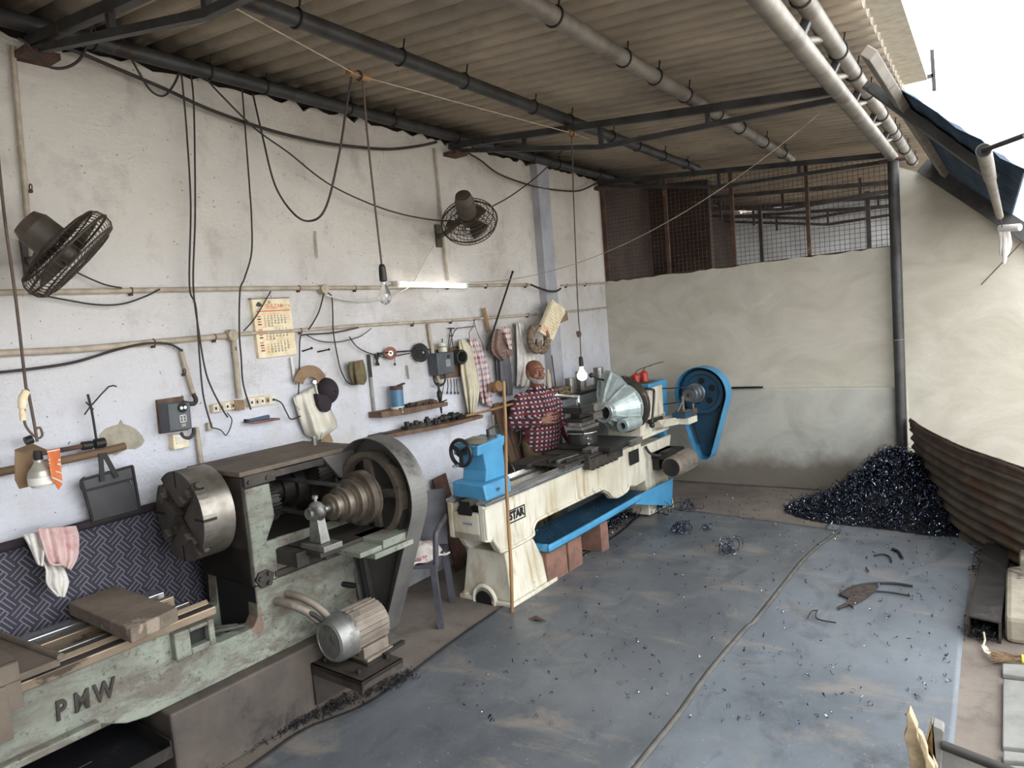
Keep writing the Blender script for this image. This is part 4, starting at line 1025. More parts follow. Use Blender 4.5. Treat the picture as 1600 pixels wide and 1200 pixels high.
conduit([(282,546),(290,575),(299,605),(304,618)], .013, 'slanting conduit dropping to the near starter box', clips=[(288,580)])
conduit([(307,668),(311,698),(315,730)], .014, 'conduit below the near starter box')
conduit([(669,506),(675,545),(684,590),(690,602)], .016, 'upright conduit running into the far starter box')
def jbox(px, py, r, label, o=.03):
    p = W(px, py, o); t = MB().cyl(p-Vector((.03, 0, 0)), p+Vector((.03, 0, 0)), r, n=20); t.cyl(p+Vector((.03, 0, 0)), p+Vector((.034, 0, 0)), r*.3, n=10)
    return tag(t.build('junction_box', G['conduit'], bevel=.003), label, 'junction box', 'round junction boxes')
jbox(504, 452, .033, 'round dusty junction box on the upper conduit'); jbox(361, 524, .035, 'round brown junction box on the lower conduit')
# cables
cable([(75,64),(130,85),(180,106),(260,140),(330,172),(420,203),(500,222),(560,230),(610,233),(655,228),(682,222)], .011, 'heavy black cable sagging along the top of the wall between two trusses', o=.08)
cable([(725,236),(750,250),(780,272),(830,290),(870,297),(905,298),(932,286)], .009, 'heavy black cable sagging to the corner beside the mesh', o=.08)
cable([(28,60),(42,68),(60,92),(82,106),(108,104),(128,88),(140,55),(152,-5)], .007, 'loop of cable hanging from the nearest truss', o=.25)
cable([(165,5),(185,45),(202,85),(220,118),(236,142),(255,150),(270,135),(280,112),(281,92)], .006, 'slack loop of thin cable hanging under the wall roof pipe', o=.12)
cable([(281,95),(286,140),(292,210),(298,320),(296,445),(306,480),(312,560),(318,620),(331,668)], .005, 'long thin cable hanging down past the near starter box', o=.1)
cable([(298,113),(303,170),(305,330),(302,445),(311,520),(320,575),(330,605),(348,640),(356,652)], .005, 'long thin cable dropping from the roof pipe to the socket strip', o=.09)
cable([(305,98),(322,122),(345,148),(400,202),(450,238),(510,285),(570,315),(625,334),(680,344),(720,345)], .006, 'thin cable swinging across the wall to the far fan', o=.14)
cable([(770,322),(800,305),(840,275),(865,250),(890,222)], .006, 'thin cable from the far fan up to the overhead wire', o=.3)
cable([(378,135),(383,200),(389,280),(393,340),(393,395),(382,435),(375,455),(374,520),(377,560),(380,600),(392,640)], .005, 'thin cable hanging down beside the calendar', o=.1)
cable([(423,455),(410,478),(396,500),(381,517)], .0045, 'short cable slanting across the calendar', o=.05)
cable([(506,459),(499,485),(490,503),(482,515)], .005, 'short double cable slanting from the upper junction box', o=.04)
cable([(510,457),(518,463),(520,490),(521,520),(528,560),(534,582),(545,599),(560,600)], .005, 'thin cable dropping from the junction box beside the khaki bundle', o=.04)
cable([(560,512),(520,520),(476,523),(469,528),(468,560),(467,600),(465,632)], .005, 'dark cable turning down to the carrier bag', o=.04)
cable([(478,523),(500,533),(530,534),(562,526),(580,513)], .0035, 'thin wire sagging under the lower conduit', o=.04)
cable([(546,526),(556,540),(570,549),(588,555),(606,558),(640,552)], .0045, 'thin wire strung from the conduit to the grinding disc rod', o=.04)
cable([(508,461),(536,468),(570,470),(610,463),(640,448),(655,425),(667,402),(678,384)], .005, 'pale flex curling from the junction box up to the far fan', 'whitecord', o=.05)
cable([(117,424),(140,435),(165,445),(190,450)], .0045, 'thin wire from the near fan down to the conduit', o=.06)
cable([(58,460),(100,468),(150,476),(190,475),(225,464),(250,452)], .0045, 'thin wire sagging below the upper conduit near the first fan', o=.05)
cable([(-30,585),(60,575),(120,565),(180,547),(225,537),(262,537),(285,548)], .007, 'dark cable bundle slanting along the near wall to the starter conduit', o=.04)
cable([(830,445),(842,450),(858,455),(869,455),(876,451)], .011, 'stiff cable bridging the pilaster at the upper conduit', o=.16)
cable([(429,624),(440,630),(448,645),(455,655),(470,650)], .005, 'black flex from the socket strip to the carrier bag', o=.05)
cable([(331,668),(345,672),(353,680),(360,668),(362,655),(355,645)], .0035, 'loose wire loops under the socket strip', o=.04)
cable([(690,620),(697,580),(704,535),(712,515),(722,512),(742,510)], .004, 'thin wire above the far starter box', o=.05)
cable([(742,498),(738,512),(733,520),(735,535)], .003, 'thin wire hooking down to the plaid cloth', o=.05)
cable([(740,500),(746,520),(753,535),(756,547)], .003, 'thin bent wire between the hanging clothes', o=.05)
# near switch starter on a wooden board
def starter(board, bx, name, label, logo=True):
    t = root('starter_box', label, 'starter box', W(*bx[3], .0))
    wprism(board, .0, .025).build('board', G['plank'], t, bevel=.003)
    bo = wprism(bx, .02, .12).build('case', G['panel2'], t, bevel=.008)
    return t
G['panel2'] = mt('dark grey enamelled case', '4d5156', '3c4044', '69696a', sc=6, lo3=.62, hi3=.7, rough=.45)
t = starter([(246,625),(287,619),(295,672),(251,678)], [(262,630),(297,628),(301,670),(266,676)], 'a', 'dark grey motor starter box on a wooden board at the near part of the wall')
a = W(285, 637, .121); MB().cyl(a-Vector((.002, 0, 0)), a+Vector((.004, 0, 0)), .028, n=20).build('window', G['hole'], t)
for dy in (-.011, .011): MB().cyl(a+Vector((.003, dy, 0)), a+Vector((.011, dy, 0)), .009, n=12).build('button', G['bright'], t)
a = W(286, 654, .122); mb = MB()
mb.box(a.x-.001, a.x+.002, a.y-.02, a.y+.02, a.z-.021, a.z-.016); mb.box(a.x-.001, a.x+.002, a.y-.02, a.y+.02, a.z+.016, a.z+.021); mb.box(a.x-.001, a.x+.002, a.y-.02, a.y-.015, a.z-.02, a.z+.02); mb.box(a.x-.001, a.x+.002, a.y+.015, a.y+.02, a.z-.02, a.z+.02); mb.torus(a, (1, 0, 0), .008, .002, 14, 5); mb.box(a.x, a.x+.002, a.y-.002, a.y+.002, a.z-.016, a.z+.016)
for i in range(2): mb.box(a.x-.001, a.x+.002, a.y-.014, a.y+.012, a.z-.034-i*.008, a.z-.031-i*.008)
mb.build('emblem', G['whitecord'], t)
MB().tube(wl([(302,616),(306,624),(304,630),(297,631),(286,629)], .05, 4), .013, 8).build('elbow', G['cable'], t)
MB().tube(wl([(283,676),(287,683),(296,684),(302,678),(303,668)], .05, 4), .010, 8).build('lower_hose', G['cable'], t)
t = root('meter_box', 'dusty yellowish meter box below the near starter box', 'meter box', W(268, 702))
wprism([(270,679),(293,680),(296,698),(272,703)], .0, .05).build('case', G['paper'], t, bevel=.004); wprism([(274,682),(290,682),(292,692),(276,695)], .045, .053).build('window', G['plastic'], t)
tag(wprism([(325,661),(332,660),(333,672),(325,673)], 0, .03).build('wall_switch', G['conduit'], bevel=.002), 'tiny brown switch block beside the near starter box', 'switch')
# socket strips
def strip(px, n_, label, grp):
    t = root('socket_strip', label, 'socket strip', W(*px[3]))
    wprism(px, 0, .035).build('case', G['paper'], t, bevel=.003)
    a, b, c, d = [Vector((x, y, 0)) for x, y in px]
    for i in range(n_):
        u = (i+.5)/n_; p = a.lerp(b, u).lerp(d.lerp(c, u), .5); q_ = W(p.x, p.y, .036)
        MB().box(q_.x, q_.x+.004, q_.y-.014, q_.y+.014, q_.z-.02, q_.z+.02).build('socket', G['conduit'] if i % 2 else G['whitecord'], t); B(q_.x+.004, q_.x+.005, q_.y-.006, q_.y+.006, q_.z-.01, q_.z+.006).build('socket_hole', G['hole'], t)
strip([(332,632),(368,626),(369,639),(333,645)], 4, 'dirty socket strip to the near side of the upright conduit', None)
strip([(388,622),(430,617),(431,630),(390,636)], 5, 'dirty socket strip to the far side of the upright conduit', None)
tag(wprism([(367,626),(382,625),(383,640),(368,641)], 0, .045).build('fuse_block', G['card'], bevel=.004), 'brown slotted fuse block between the two socket strips', 'fuse block')
t = root('wall_tray', 'small maroon and blue tray fixed to the wall under the socket strips', 'tray', W(385, 662))
wprism([(386,656),(421,648),(422,653),(388,661)], 0, .02).build('back', G['dblue'], t); wprism([(388,660),(437,653),(438,656),(402,662)], 0, .07).build('tray', mt('maroon tray', '7a4a4c', '5c3638', rough=.6), t); wprism([(385,655),(389,655),(390,661),(386,661)], 0, .03).build('roll', G['rubber'], t)
# calendar with printed sheet
cp = [(393,467),(452,465),(464,553),(405,560)]
t = root('calendar', 'yellowed wall calendar with rows of dates and orange heading', 'calendar', W(*cp[3]))
wprism(cp, .0, .028).build('pad', G['paper'], t); wprism([(392,466),(452,464),(452,466),(393,468)], 0, .034).build('binding', G['galv'], t)
A_, B_, C_, D_ = [W(x, y, .0285) for x, y in cp]
def cpt(u, v): return A_.lerp(B_, u).lerp(D_.lerp(C_, u), v)
ex = (B_-A_).normalized(); ey = (A_-D_).normalized(); cw = (B_-A_).length
oi = MB(); bi = MB()
text(oi, 'GULZAR', .034, cpt(.55, .135), ex, ey, .0003, .0006, 1.05); text(oi, 'AND CO. Ind.', .017, cpt(.86, .135), ex, ey, .0003, .0002, .8)
def bar_(mb, u0, u1, v, h): 
    p = [cpt(u0, v), cpt(u1, v), cpt(u1, v+h), cpt(u0, v+h)]; mb.prism(p, (.0006, 0, 0))
bar_(oi, .08, .96, .205, .022); bar_(bi, .1, .94, .178, .004)
bl = [cpt(.08, .12), cpt(.12, .07), cpt(.17, .05), cpt(.22, .08), cpt(.25, .12), cpt(.18, .14)]; bi.prism(bl, (.0006, 0, 0)); bi.torus(cpt(.44, .065), (1, 0, 0), .008, .002, 12, 4)
for m_, (v0, st_, nd) in enumerate(((.29, 0, 31), (.515, 3, 28), (.735, 3, 31))):
    bar_(oi, .12, .72, v0-.03, .004)
    for d in range(nd):
        k = d+st_; c_, r_ = k % 7, k//7
        text(oi if c_ == 0 else bi, str(d+1), .0155, cpt(.27+c_*.088, v0+.012+r_*.041), ex, ey, .0003, .0004)
    for i in range(4): bar_(oi, .82, .97, v0+.02+i*.035, .003)
    for i in range(4): bar_(bi if i % 2 else oi, .08, .17, v0+i*.045, .022)
oi.build('orange_print', G['orange'], t); bi.build('dark_print', G['ink'], t)
MB().tube([W(418, 466, .03), W(421, 456, .03), W(424, 466, .03)], .002, 5).build('hanging_loop', G['tie'], t)
# second calendar, tilted by the pilaster

po = .24
cp = [(863,468),(884,484),(864,532),(843,518)]
t = root('calendar', 'old paper calendar hanging askew beside the pilaster', 'calendar', W(853, 532, po))
MB().prism([W(x, y, po) for x, y in cp], (-.035, 0, 0)).build('pad', G['paper'], t)
A_, B_, C_, D_ = [W(x, y, po+.0008) for x, y in cp]; bi = MB(); oi = MB()
for r_ in range(9): bar_(bi, .12, .9, .14+r_*.085, .008)
for r_ in range(4): bar_(oi, .12, .5, .78+r_*.045, .02)
bar_(bi, .03, .08, .05, .9); bi.build('dark_print', G['conduit'], t); oi.build('red_print', G['orange'], t)
t = root('paper_scrap', 'small scrap of paper tucked behind the tilted calendar', 'paper', W(880, 505, .2)); MB().prism([W(x, y, .2) for x, y in ((877,500),(886,487),(888,500),(876,505))], (-.004, 0, 0)).build('scrap', G['card'], t)
# tube light
t = root('tube_light', 'lit fluorescent tube on the upper conduit in the middle of the wall', 'lamp', W(620, 446))
a, b = W(620, 443, .05), W(728, 446, .05)
MB().bar(a-Vector((.025, 0, .01)), b-Vector((.025, 0, .01)), .03, .03).build('batten', G['whitecord'], t)
MB().cyl(a, b, .016, n=14).build('tube', emit('lit tube', 'fffaf0', 4.0), t)
for p in (a, b): MB().box(p.x-.03, p.x+.018, p.y-.014, p.y+.014, p.z-.022, p.z+.022).build('tube_holder', G['whitecord'], t)
# wall fans
def fan(c, ax, r, dep, wall_px, label, bars, ring_n, nb=3, motor_len=.2):
    c = Vector(c); ax = Vector(ax).normalized(); wp = W(*wall_px, .0); u = ax.orthogonal().normalized()
    up = Vector((0, 0, 1)); u = (up-ax*up.dot(ax)).normalized(); b = ax.cross(u)
    t = root('wall_fan', label, 'fan', wp)
    cg = MB(); m_ = G['fanwire']
    cg.torus(c, ax, r, .006, 48, 6); cg.torus(c+ax*dep*.46, ax, r*.9, .004, 48, 6); cg.torus(c-ax*dep*.46, ax, r*.9, .004, 48, 6)
    for s in (-1, 1):
        for rr in (r*.75, r*.6, r*.45, r*.3): cg.torus(c+ax*(s*dep*(.5+.06)), ax, rr, .003, 40, 5)
    for k in range(bars):
        a = 2*PI*k/bars; d = u*math.cos(a)+b*math.sin(a)
        for s in (-1, 1):
            tw = (u*math.cos(a+.25)+b*math.sin(a+.25))
            cg.tube([c+tw*r*.16+ax*(s*dep*.58), c+(d+tw)*.5*r*.6+ax*(s*dep*.56), c+d*r*.90+ax*(s*dep*.48), c+d*r*.97+ax*(s*dep*.3), c+d*r], .0018, 4, False)
    cg.build('cage', m_, t)
    bl = MB()
    for k in range(nb):
        a0 = 2*PI*k/nb+.4
        def fn(p, q, a0=a0):
            a = a0+(p-.5)*(1.15-.35*q)*1.1; rr = r*(.16+.66*q); d = u*math.cos(a)+b*math.sin(a)
            return c+d*rr+ax*(dep*.5*(p-.5)*(1-.4*q))
        bl.grid(fn, 8, 6)
    bl.build('blades', G['fandark'], t, solid=.003)
    mb = MB().lathe([(.03, dep*.3), (.05, dep*.2), (.055, -dep*.3)], c, ax, 20); mb.build('hub', G['fandark'], t)
    mb = MB().lathe([(r*.30, -dep*.6), (r*.34, -dep*.75), (r*.34, -dep*.6-motor_len*.7), (r*.26, -dep*.6-motor_len)], c, ax, 26); mb.build('motor', G['fandark'], t)
    mc = c-ax*(dep*.6+motor_len*.5)
    MB().tube(spl([mc-Vector((0, 0, r*.25)), mc.lerp(wp, .5)-Vector((0, 0, .06)), wp+Vector((.03, 0, 0))]), .02, 10).build('arm', G['fandark'], t)
    MB().box(wp.x, wp.x+.025, wp.y-.03, wp.y+.03, wp.z-.09, wp.z+.10).build('wall_plate', G['fandark'], t, bevel=.004)
    return t
G['fanwire'] = mt('grimy fan wire', '4d4237', '352d27', rough=.6, metal=.3); G['fandark'] = mt('greasy brown fan', '52483c', '3a322a', sc=9, rough=.55)
fan(onx(107, 397, -3.42), (.30, .64, -.70), .235, .11, (44, 408), 'grimy wall fan at the near end, cage seen edge on', 56, 3, motor_len=.14)
fan(onx(733, 346, -3.42), (-.36, .66, -.60), .225, .12, (683, 370), 'grimy wall fan halfway along the wall, seen from behind', 48, 3)
# overhead wire with sliding wooden bobbins and lamp cords
xw_ = -3.0
w0 = onx(370, 8, xw_); w1 = onx(893, 208, xw_); w0.z = w1.z = 3.30
ratio = lambda px, py: onp(px, py, (0, 0, 3.34), Vector((0, 0, 1)))
q0 = ratio(372, 8); q1 = ratio(560, 118); q2 = ratio(893, 208)
lx = q1.x
tag(MB().tube([Vector((q0.x, 1.70, 3.34)), q1, q2, Vector((q2.x, 4.93, 3.34))], .003, 5).build('overhead_wire', G['conduit']), 'thin taut wire strung under the roof between two trusses', 'wire')
def bobbin(p, label, two=True):
    t = root('wooden_bobbin', label, 'bobbin', p)
    mb = MB()
    for s in ((-.07, -.015), (.015, .07)) if two else ((-.035, -.005), (.005, .035)): mb.lathe([(.02, s[0]), (.016, s[0]+.01), (.016, s[1]-.01), (.02, s[1])], p, (0, 1, 0), 12)
    mb.build('spool', G['bamboo'], t); MB().torus(p, (0, 1, .2), .022, .004, 12, 5).build('wire_hook', G['tie'], t)
bobbin(q1, 'wooden bobbin on the overhead wire holding the unlit bulb cord'); bobbin(q2, 'small wooden bobbin on the overhead wire holding the lit bulb cord', False)
def bulb(cord, c, label, lit, r=.033):
    t = root('light_bulb', label, 'lamp', c)
    MB().tube(spl(cord, 5), .0055, 6).build('cord', G['cord'], t)
    top = cord[-1]
    MB().lathe([(.012, .05), (.018, .035), (.02, 0), (.02, -.035), (.015, -.04)], top, (0, 0, 1), 16).build('holder', G['rubber'] if lit else G['dark'], t)
    prof = [(.014, 0), (.014, -.02), (.02, -.035), (r, -.07), (r*1.03, -.085), (r*.9, -.105), (r*.55, -.12), (.004, -.126)]
    MB().lathe(prof, top-Vector((0, 0, .035)), (0, 0, 1), 20).build('glass', G['litglass'] if lit else G['bulbglass'], t)
    return t
G['bulbglass'] = glass('clear bulb glass'); G['litglass'] = emit('lit bulb', 'fffaf2', 14.0)
bz = onx(598, 428, q1.x); bulb([q1+Vector((0, .03, -.02)), q1.lerp(bz, .35)+Vector((0, .01, 0)), bz], bz, 'unlit clear bulb hanging on a long cord before the wall', False)
d_ = MB().tube(spl([q1-Vector((0, .05, .02)), onx(541, 170, q1.x-.1), onx(530, 240, q1.x-.2), onx(510, 322, q1.x-.3), onx(487, 345, q1.x-.4), W(460, 335, .35), W(430, 290, .25), W(410, 212, .18), W(395, 146, .12)], 6), .006, 6); tag(d_.build('cable', G['cable']), 'long drooping loop of cable from the bobbin back to the wall roof pipe', 'cable')
bz = onx(908, 566, -2.98)
t = bulb([Vector((q2.x, q2.y, 3.32)), onx(897, 330, -2.99), onx(903, 480, -2.98), onx(906, 520, -2.98), bz], bz, 'lit bare bulb hanging over the blue lathe tool post', True, .042)
a = onx(905, 522, -2.98); MB().torus(a+Vector((0, -.03, .0)), (1, .3, .2), .025, .005, 16, 6).ball(a, .02, .02, .03).build('cord_knot', G['cord'], t)
# lamp in a cardboard shade, nearest the camera
lc = onx(58, 735, -3.32)
t = root('cardboard_lamp', 'lamp bulb in a torn orange and brown carton hanging at the near wall', 'lamp', lc)
X_ = -3.32
MB().tube(spl([onx(-8, 190, X_), onx(6, 330, X_), onx(25, 470, X_), onx(40, 600, X_), onx(44, 612, X_), onx(55, 670, X_), onx(58, 690, X_)], 5), .006, 6).build('cord', G['cord'], t)
MB().tube(spl([onx(43, 610, X_), onx(38, 640, X_), onx(40, 665, X_), onx(57, 684, X_), onx(66, 680, X_), onx(62, 668, X_), onx(54, 672, X_)], 5), .005, 6).build('loose_cord', G['cord'], t)
mb = MB(); mb.tube(spl([onx(42, 610, X_), onx(36, 622, X_), onx(34, 640, X_)]), [.008]+[.016]*4+[.018]*4+[.016]*3+[.009], 8); mb.tube([onx(34, 640, X_), onx(35, 646, X_)], [.009, .014], 8); mb.tube([onx(35, 646, X_), onx(36, 657, X_)], [.014, .012], 8)
mb.build('tape_wrap', G['paper'], t)
top = onx(59, 711, X_)
MB().lathe([(.014, .02), (.018, 0), (.017, -.02)], top, (0, 0, 1), 16).build('holder', G['rubber'], t)
mb = MB().lathe([(.016, 0), (.018, -.014), (.022, -.02), (.043, -.05), (.049, -.07), (.049, -.075)], top-Vector((0, 0, .016)), (0, 0, 1), 28, True, False); mb.build('bulb_body', mt('silvery bulb body', 'bdb9ae', 'a19d92', rough=.35, metal=.4), t)
MB().lathe([(.049, -.075), (.049, -.105), (.038, -.118), (.003, -.122)], top-Vector((0, 0, .016)), (0, 0, 1), 28, False).build('bulb_diffuser', mt('milky diffuser', 'd4d1c8', rough=.3), t)
c4 = lambda pts, o: [onx(x, y, X_+o) for x, y in pts]
MB().prism(c4([(23,704),(52,697),(50,745),(46,760),(30,764),(23,750)], -.09), (.004, 0, 0)).build('carton_back', G['card'], t)
pl = c4([(23,704),(50,694)], -.09)+c4([(73,704)], .06); MB().prism([pl[0], pl[1], pl[2], pl[2].lerp(pl[0], .4)], (0, 0, .004)).build('carton_top', G['card'], t)
q_ = [onx(73, 704, X_+.06), onx(93, 700, X_-.02), onx(97, 757, X_-.02), onx(91, 765, X_+.0), onx(80, 748, X_+.06)]
sidep = MB().prism(q_, (.004, .0, 0)).build('carton_side', mt('orange carton', 'd97a45', 'c9683a', sc=12, rough=.7), t)
mb = MB()
for f0, f1 in ((.02, .06), (.30, .35), (.42, .47), (.66, .70), (.90, .96)):
    l0, l1 = q_[0].lerp(q_[4], f0), q_[0].lerp(q_[4], f1); r0, r1 = q_[1].lerp(q_[2], f0), q_[1].lerp(q_[2], f1); mb.prism([l0+Vector((.0045, -.001, 0)), r0+Vector((.0045, -.001, 0)), r1+Vector((.0045, -.001, 0)), l1+Vector((.0045, -.001, 0))], (.001, 0, 0))
mb.build('carton_print', G['whitecord'], sidep)
# bag on a stick, stick rack on the wall
tag(MB().tube(wl([(-20,742),(30,732),(100,719),(160,706),(195,697)], .06, 3), [.02]*13, 8).build('wooden_stick', G['wood']), 'rough wooden stick fixed along the near wall, the black bag hanging from it', 'stick')
t = root('iron_bar', 'dark iron bar with bolt heads lying above the wooden stick on the wall', 'bar', W(100, 706))
MB().tube(wl([(35,712),(80,706),(130,697)], .07, 2), .012, 8).build('rod', G['rust'], t)
for a, b, r in (((128,697),(143,695),.022), ((148,694),(163,691),.026), ((40,690),(50,686),.022)): MB().cyl(W(*a, .07), W(*b, .07), r, n=10).build('nut', G['dark'], t)
t = root('wire_hook', 'thin bent rod hook standing above the black bag on the wall', 'hook', W(150, 690))
MB().tube(wl([(137,616),(143,640),(148,670),(151,690)], .06, 2), .006, 6).tube(wl([(132,648),(142,634),(146,630),(170,604),(182,604)], .06, 2), .004, 6).tube([W(134, 628, .06), W(146, 640, .06)], .004, 5).build('rod', G['tie'], t)
t = root('tote_bag', 'black and grey flat tote bag hanging on the wooden stick', 'bag', W(180, 812, .06))
bp = [(127,750),(207,728),(219,797),(146,818)]
wprism(bp, .045, .075).build('body', G['bag'], t, bevel=.006)
mb = MB(); P_ = [W(x, y, .078) for x, y in bp]
for i in range(4): mb.tube([P_[i], P_[(i+1) % 4]], .007, 6)
mb.bar(W(134, 767, .078), W(208, 748, .078), .006, .012); mb.build('edging', G['rubber'], t)
mb = MB(); mb.bar(W(157, 708, .08), W(160, 752, .085), .006, .024, (0, 1, 0)); mb.bar(W(162, 708, .08), W(183, 746, .085), .006, .024, (0, 1, 0)); mb.build('handle', G['rubber'], t)
MB().tube([W(203, 750, .082), W(206, 756, .082)], .004, 5).build('zip_pull', G['bright'], t)
MB().tube(wl([(132,746),(127,750),(126,760),(129,766)], .08, 3), .005, 6).build('cord_tail', G['rubber'], t)
# cot leaning against the wall, towel over its edge
ct = root('charpai_cot', 'rope cot with dark blue woven webbing standing on edge against the wall', 'cot', (-3.6, 1.2, 0))
ya, yb = .0, 2.22
lo_, hi_ = Vector((-3.735, 0, .06)), Vector((-3.825, 0, 1.19))
MB().grid(lambda u, v: Vector((lo_.x+(hi_.x-lo_.x)*v+.012*math.sin(PI*u)*math.sin(PI*v), ya+(yb-ya)*u, lo_.z+(hi_.z-lo_.z)*v)), 20, 12).build('webbing', m_weave(), ct, solid=.012)
for p in (lo_, hi_): MB().cyl((p.x, ya-.05, p.z), (p.x, yb+.04, p.z), .024, n=12).build('side_rail', G['weave_rail'] if 'weave_rail' in G else G['cap'], ct)
for y in (ya, yb): MB().cyl((lo_.x, y, lo_.z), (hi_.x, y, hi_.z), .022, n=12).build('end_rail', G['cap'], ct)
nn = Vector((1, 0, .29)).normalized()
for y in (ya, yb):
    for p in (lo_, hi_):
        MB().cyl(Vector((p.x, y, p.z))-nn*.03, Vector((p.x, y, p.z))+nn*.05, .026, n=12).build('leg', G['cap'], ct)
def towel(L, Rr, X, label, mat, folds, amp, seed):
    rr = random.Random(seed); a = rr.uniform(0, 6)
    Ls = spl([Vector((x, y, 0)) for x, y in L], 6); Rs = spl([Vector((x, y, 0)) for x, y in Rr], 6)
    def at(s, v): i = min(int(v*(len(s)-1)), len(s)-2); f_ = v*(len(s)-1)-i; return s[i].lerp(s[i+1], f_)
    def fn(u, v):
        p = at(Ls, v).lerp(at(Rs, v), u); return onx(p.x, p.y, X(v)+amp*(1.3+math.sin(folds*2*PI*u+a+1.5*v)+.5*math.sin(folds*5*u+2*v)))
    return MB().grid(fn, 40, 24)
t = root('towel', 'crumpled pale pink towel thrown over the top edge of the cot', 'towel', (-3.75, 1.4, .9))
towel([(38,838),(45,850),(60,868),(72,888),(74,912),(92,932)], [(88,822),(92,850),(97,880),(106,905),(106,915),(100,933)], lambda v: -3.77+.10*v, '', None, 2, .014, 3).build('long_end', G['white cloth'], t, solid=.008)
towel([(58,826),(66,850),(78,880),(96,882)], [(118,822),(123,840),(122,868),(110,890)], lambda v: -3.755+.09*v, '', None, 2.4, .016, 8).build('short_end', mt('pink cotton', 'cdb3ae', 'b98f8d', 'd9d0c8', sc=16, rough=.9), t, solid=.008)
towel([(36,836),(44,850),(52,868),(60,882)], [(70,830),(70,850),(68,868),(66,885)], lambda v: -3.76+.08*v, '', None, 1.5, .014, 5).build('corner', G['white cloth'], t, solid=.008)
# ---------------------------------------------------------------- odds and ends further along the wall
def arc(c, r0, r1, a0, a1, o, name, label, cat, mat):
    C_ = W(*c, o); mb = MB(); n_ = 20
    pts = [C_+Vector((0, r1*math.cos(a0+(a1-a0)*i/n_), r1*math.sin(a0+(a1-a0)*i/n_))) for i in range(n_+1)]+[C_+Vector((0, r0*math.cos(a1+(a0-a1)*i/n_), r0*math.sin(a1+(a0-a1)*i/n_))) for i in range(n_+1)]
    return tag(mb.prism(pts, (-.01, 0, 0)).build(name, mat), label, cat)
arc((486, 604), .066, .145, .2, 2.75, .05, 'cardboard_arc', 'brown cardboard arc hung above the carrier bag', 'template', G['card'])
t = wprism([(501,690),(504,682),(510,674),(515,677),(519,685),(521,691)], .02, .045); tag(t.build('cardboard_disc', G['card']), 'brown half round card peeping out below the carrier bag', 'template')
t = root('carrier_bag', 'bulging pale plastic carrier bag hung on a nail', 'bag', W(497, 686, .08))
def fn(u, v):
    L = [(459,620),(463,640),(470,662),(477,680),(497,688)]; Rr = [(500,600),(513,632),(525,655),(526,668),(503,686)]
    i = min(int(v*4), 3); f_ = v*4-i
    l = (L[i][0]*(1-f_)+L[i+1][0]*f_, L[i][1]*(1-f_)+L[i+1][1]*f_); r = (Rr[i][0]*(1-f_)+Rr[i+1][0]*f_, Rr[i][1]*(1-f_)+Rr[i+1][1]*f_)
    return W(l[0]+(r[0]-l[0])*u, l[1]+(r[1]-l[1])*u, .03+.10*math.sin(PI*u)*min(1, .3+v)*(1-.5*max(0, v-.8)/.2)+.008*math.sin(14*u+5*v)+.006*math.sin(23*u))
MB().grid(fn, 26, 20).build('bag', G['plastic'], t, solid=.003)
mb = MB(); mb.tube([W(492, 598, .05), W(496, 615, .06), W(497, 632, .09)], .007, 6); mb.tube([W(459, 621, .03), W(462, 632, .05), W(470, 640, .06)], .007, 6); mb.build('bag_handle', G['plastic'], t)
MB().ball(W(482, 628, .05), .03, .035, .035).build('bag_contents', mt('grey printed cloth', '8c8788', '4d484c', sc=30, rough=.9), t)
t = root('baseball_cap', 'dark maroon cap hanging beside the carrier bag', 'cap', W(510, 640, .1))
c_ = W(510, 611, .05); mb = MB()
mb.grid(lambda u, v: c_+Vector((.085*math.cos(PI/2*v), 0.080*math.sin(PI/2*v)*math.cos(2*PI*u), .092*math.sin(PI/2*v)*math.sin(2*PI*u))), 28, 8); mb.build('crown', G['cap'], t, solid=.004)
wprism([(496,615),(519,619),(519,632),(517,641),(511,644),(503,642),(498,634)], .07, .115).build('peak', G['cap'], t, bevel=.006)
MB().ball(c_+Vector((.086, 0, 0)), .008).build('top_button', G['cap'], t)
MB().cyl(W(492, 597, .03), W(492, 597, .10), .014, n=14).build('badge', G['bright'], t)
t = drape([(546,566),(545,575),(548,590),(553,600)], [(566,562),(570,575),(572,592),(568,601)], .03, 2.2, .014, seed=4); tag(t.build('khaki_bundle', G['khaki'], solid=.01), 'khaki folded cloth bundle hanging from a nail on the wall', 'cloth')
def rule(a, b, w_, mat, label, name='steel_rule', o=.02, split=None):
    t = root(name, label, 'rule', W(*b, o))
    if split:
        m_ = (a[0]+(b[0]-a[0])*split, a[1]+(b[1]-a[1])*split)
        MB().bar(W(*a, o), W(*m_, o), .006, w_, (0, 1, 0)).build('upper_part', G['dark'], t); MB().bar(W(*m_, o), W(*b, o), .006, w_*.9, (0, 1, 0)).build('lower_part', G[mat], t)
    else: MB().bar(W(*a, o), W(*b, o), .006, w_, (0, 1, 0)).build('blade', G[mat], t)
rule((576,554),(586,652), .026, 'steel', 'long grey steel rule with dark upper half hanging on the wall', split=.36)
rule((455,558),(460,593), .018, 'whitecord', 'short pale steel rule hanging just below the calendar')
rule((636,571),(639,592), .014, 'steel', 'tiny steel strip hanging under the grinding disc rod')
rule((493,361),(496,403), .012, 'conduit', 'short pale strip nailed high on the wall above the calendar')
rule((756,481),(764,518), .045, 'bamboo', 'short brown wooden ruler behind the long black rod', 'wooden_ruler', .04)
for a, b, lab in (((472,549),(487,544), 'thin iron nail driven slantwise beside the calendar'), ((496,550),(514,546), 'thin iron bolt sticking out near the khaki bundle')):
    tag(MB().cyl(W(*a, .0), W(*b, .06), .005, n=8).ball(W(*b, .06), .009).build('wall_nail', G['dark']), lab, 'nail')
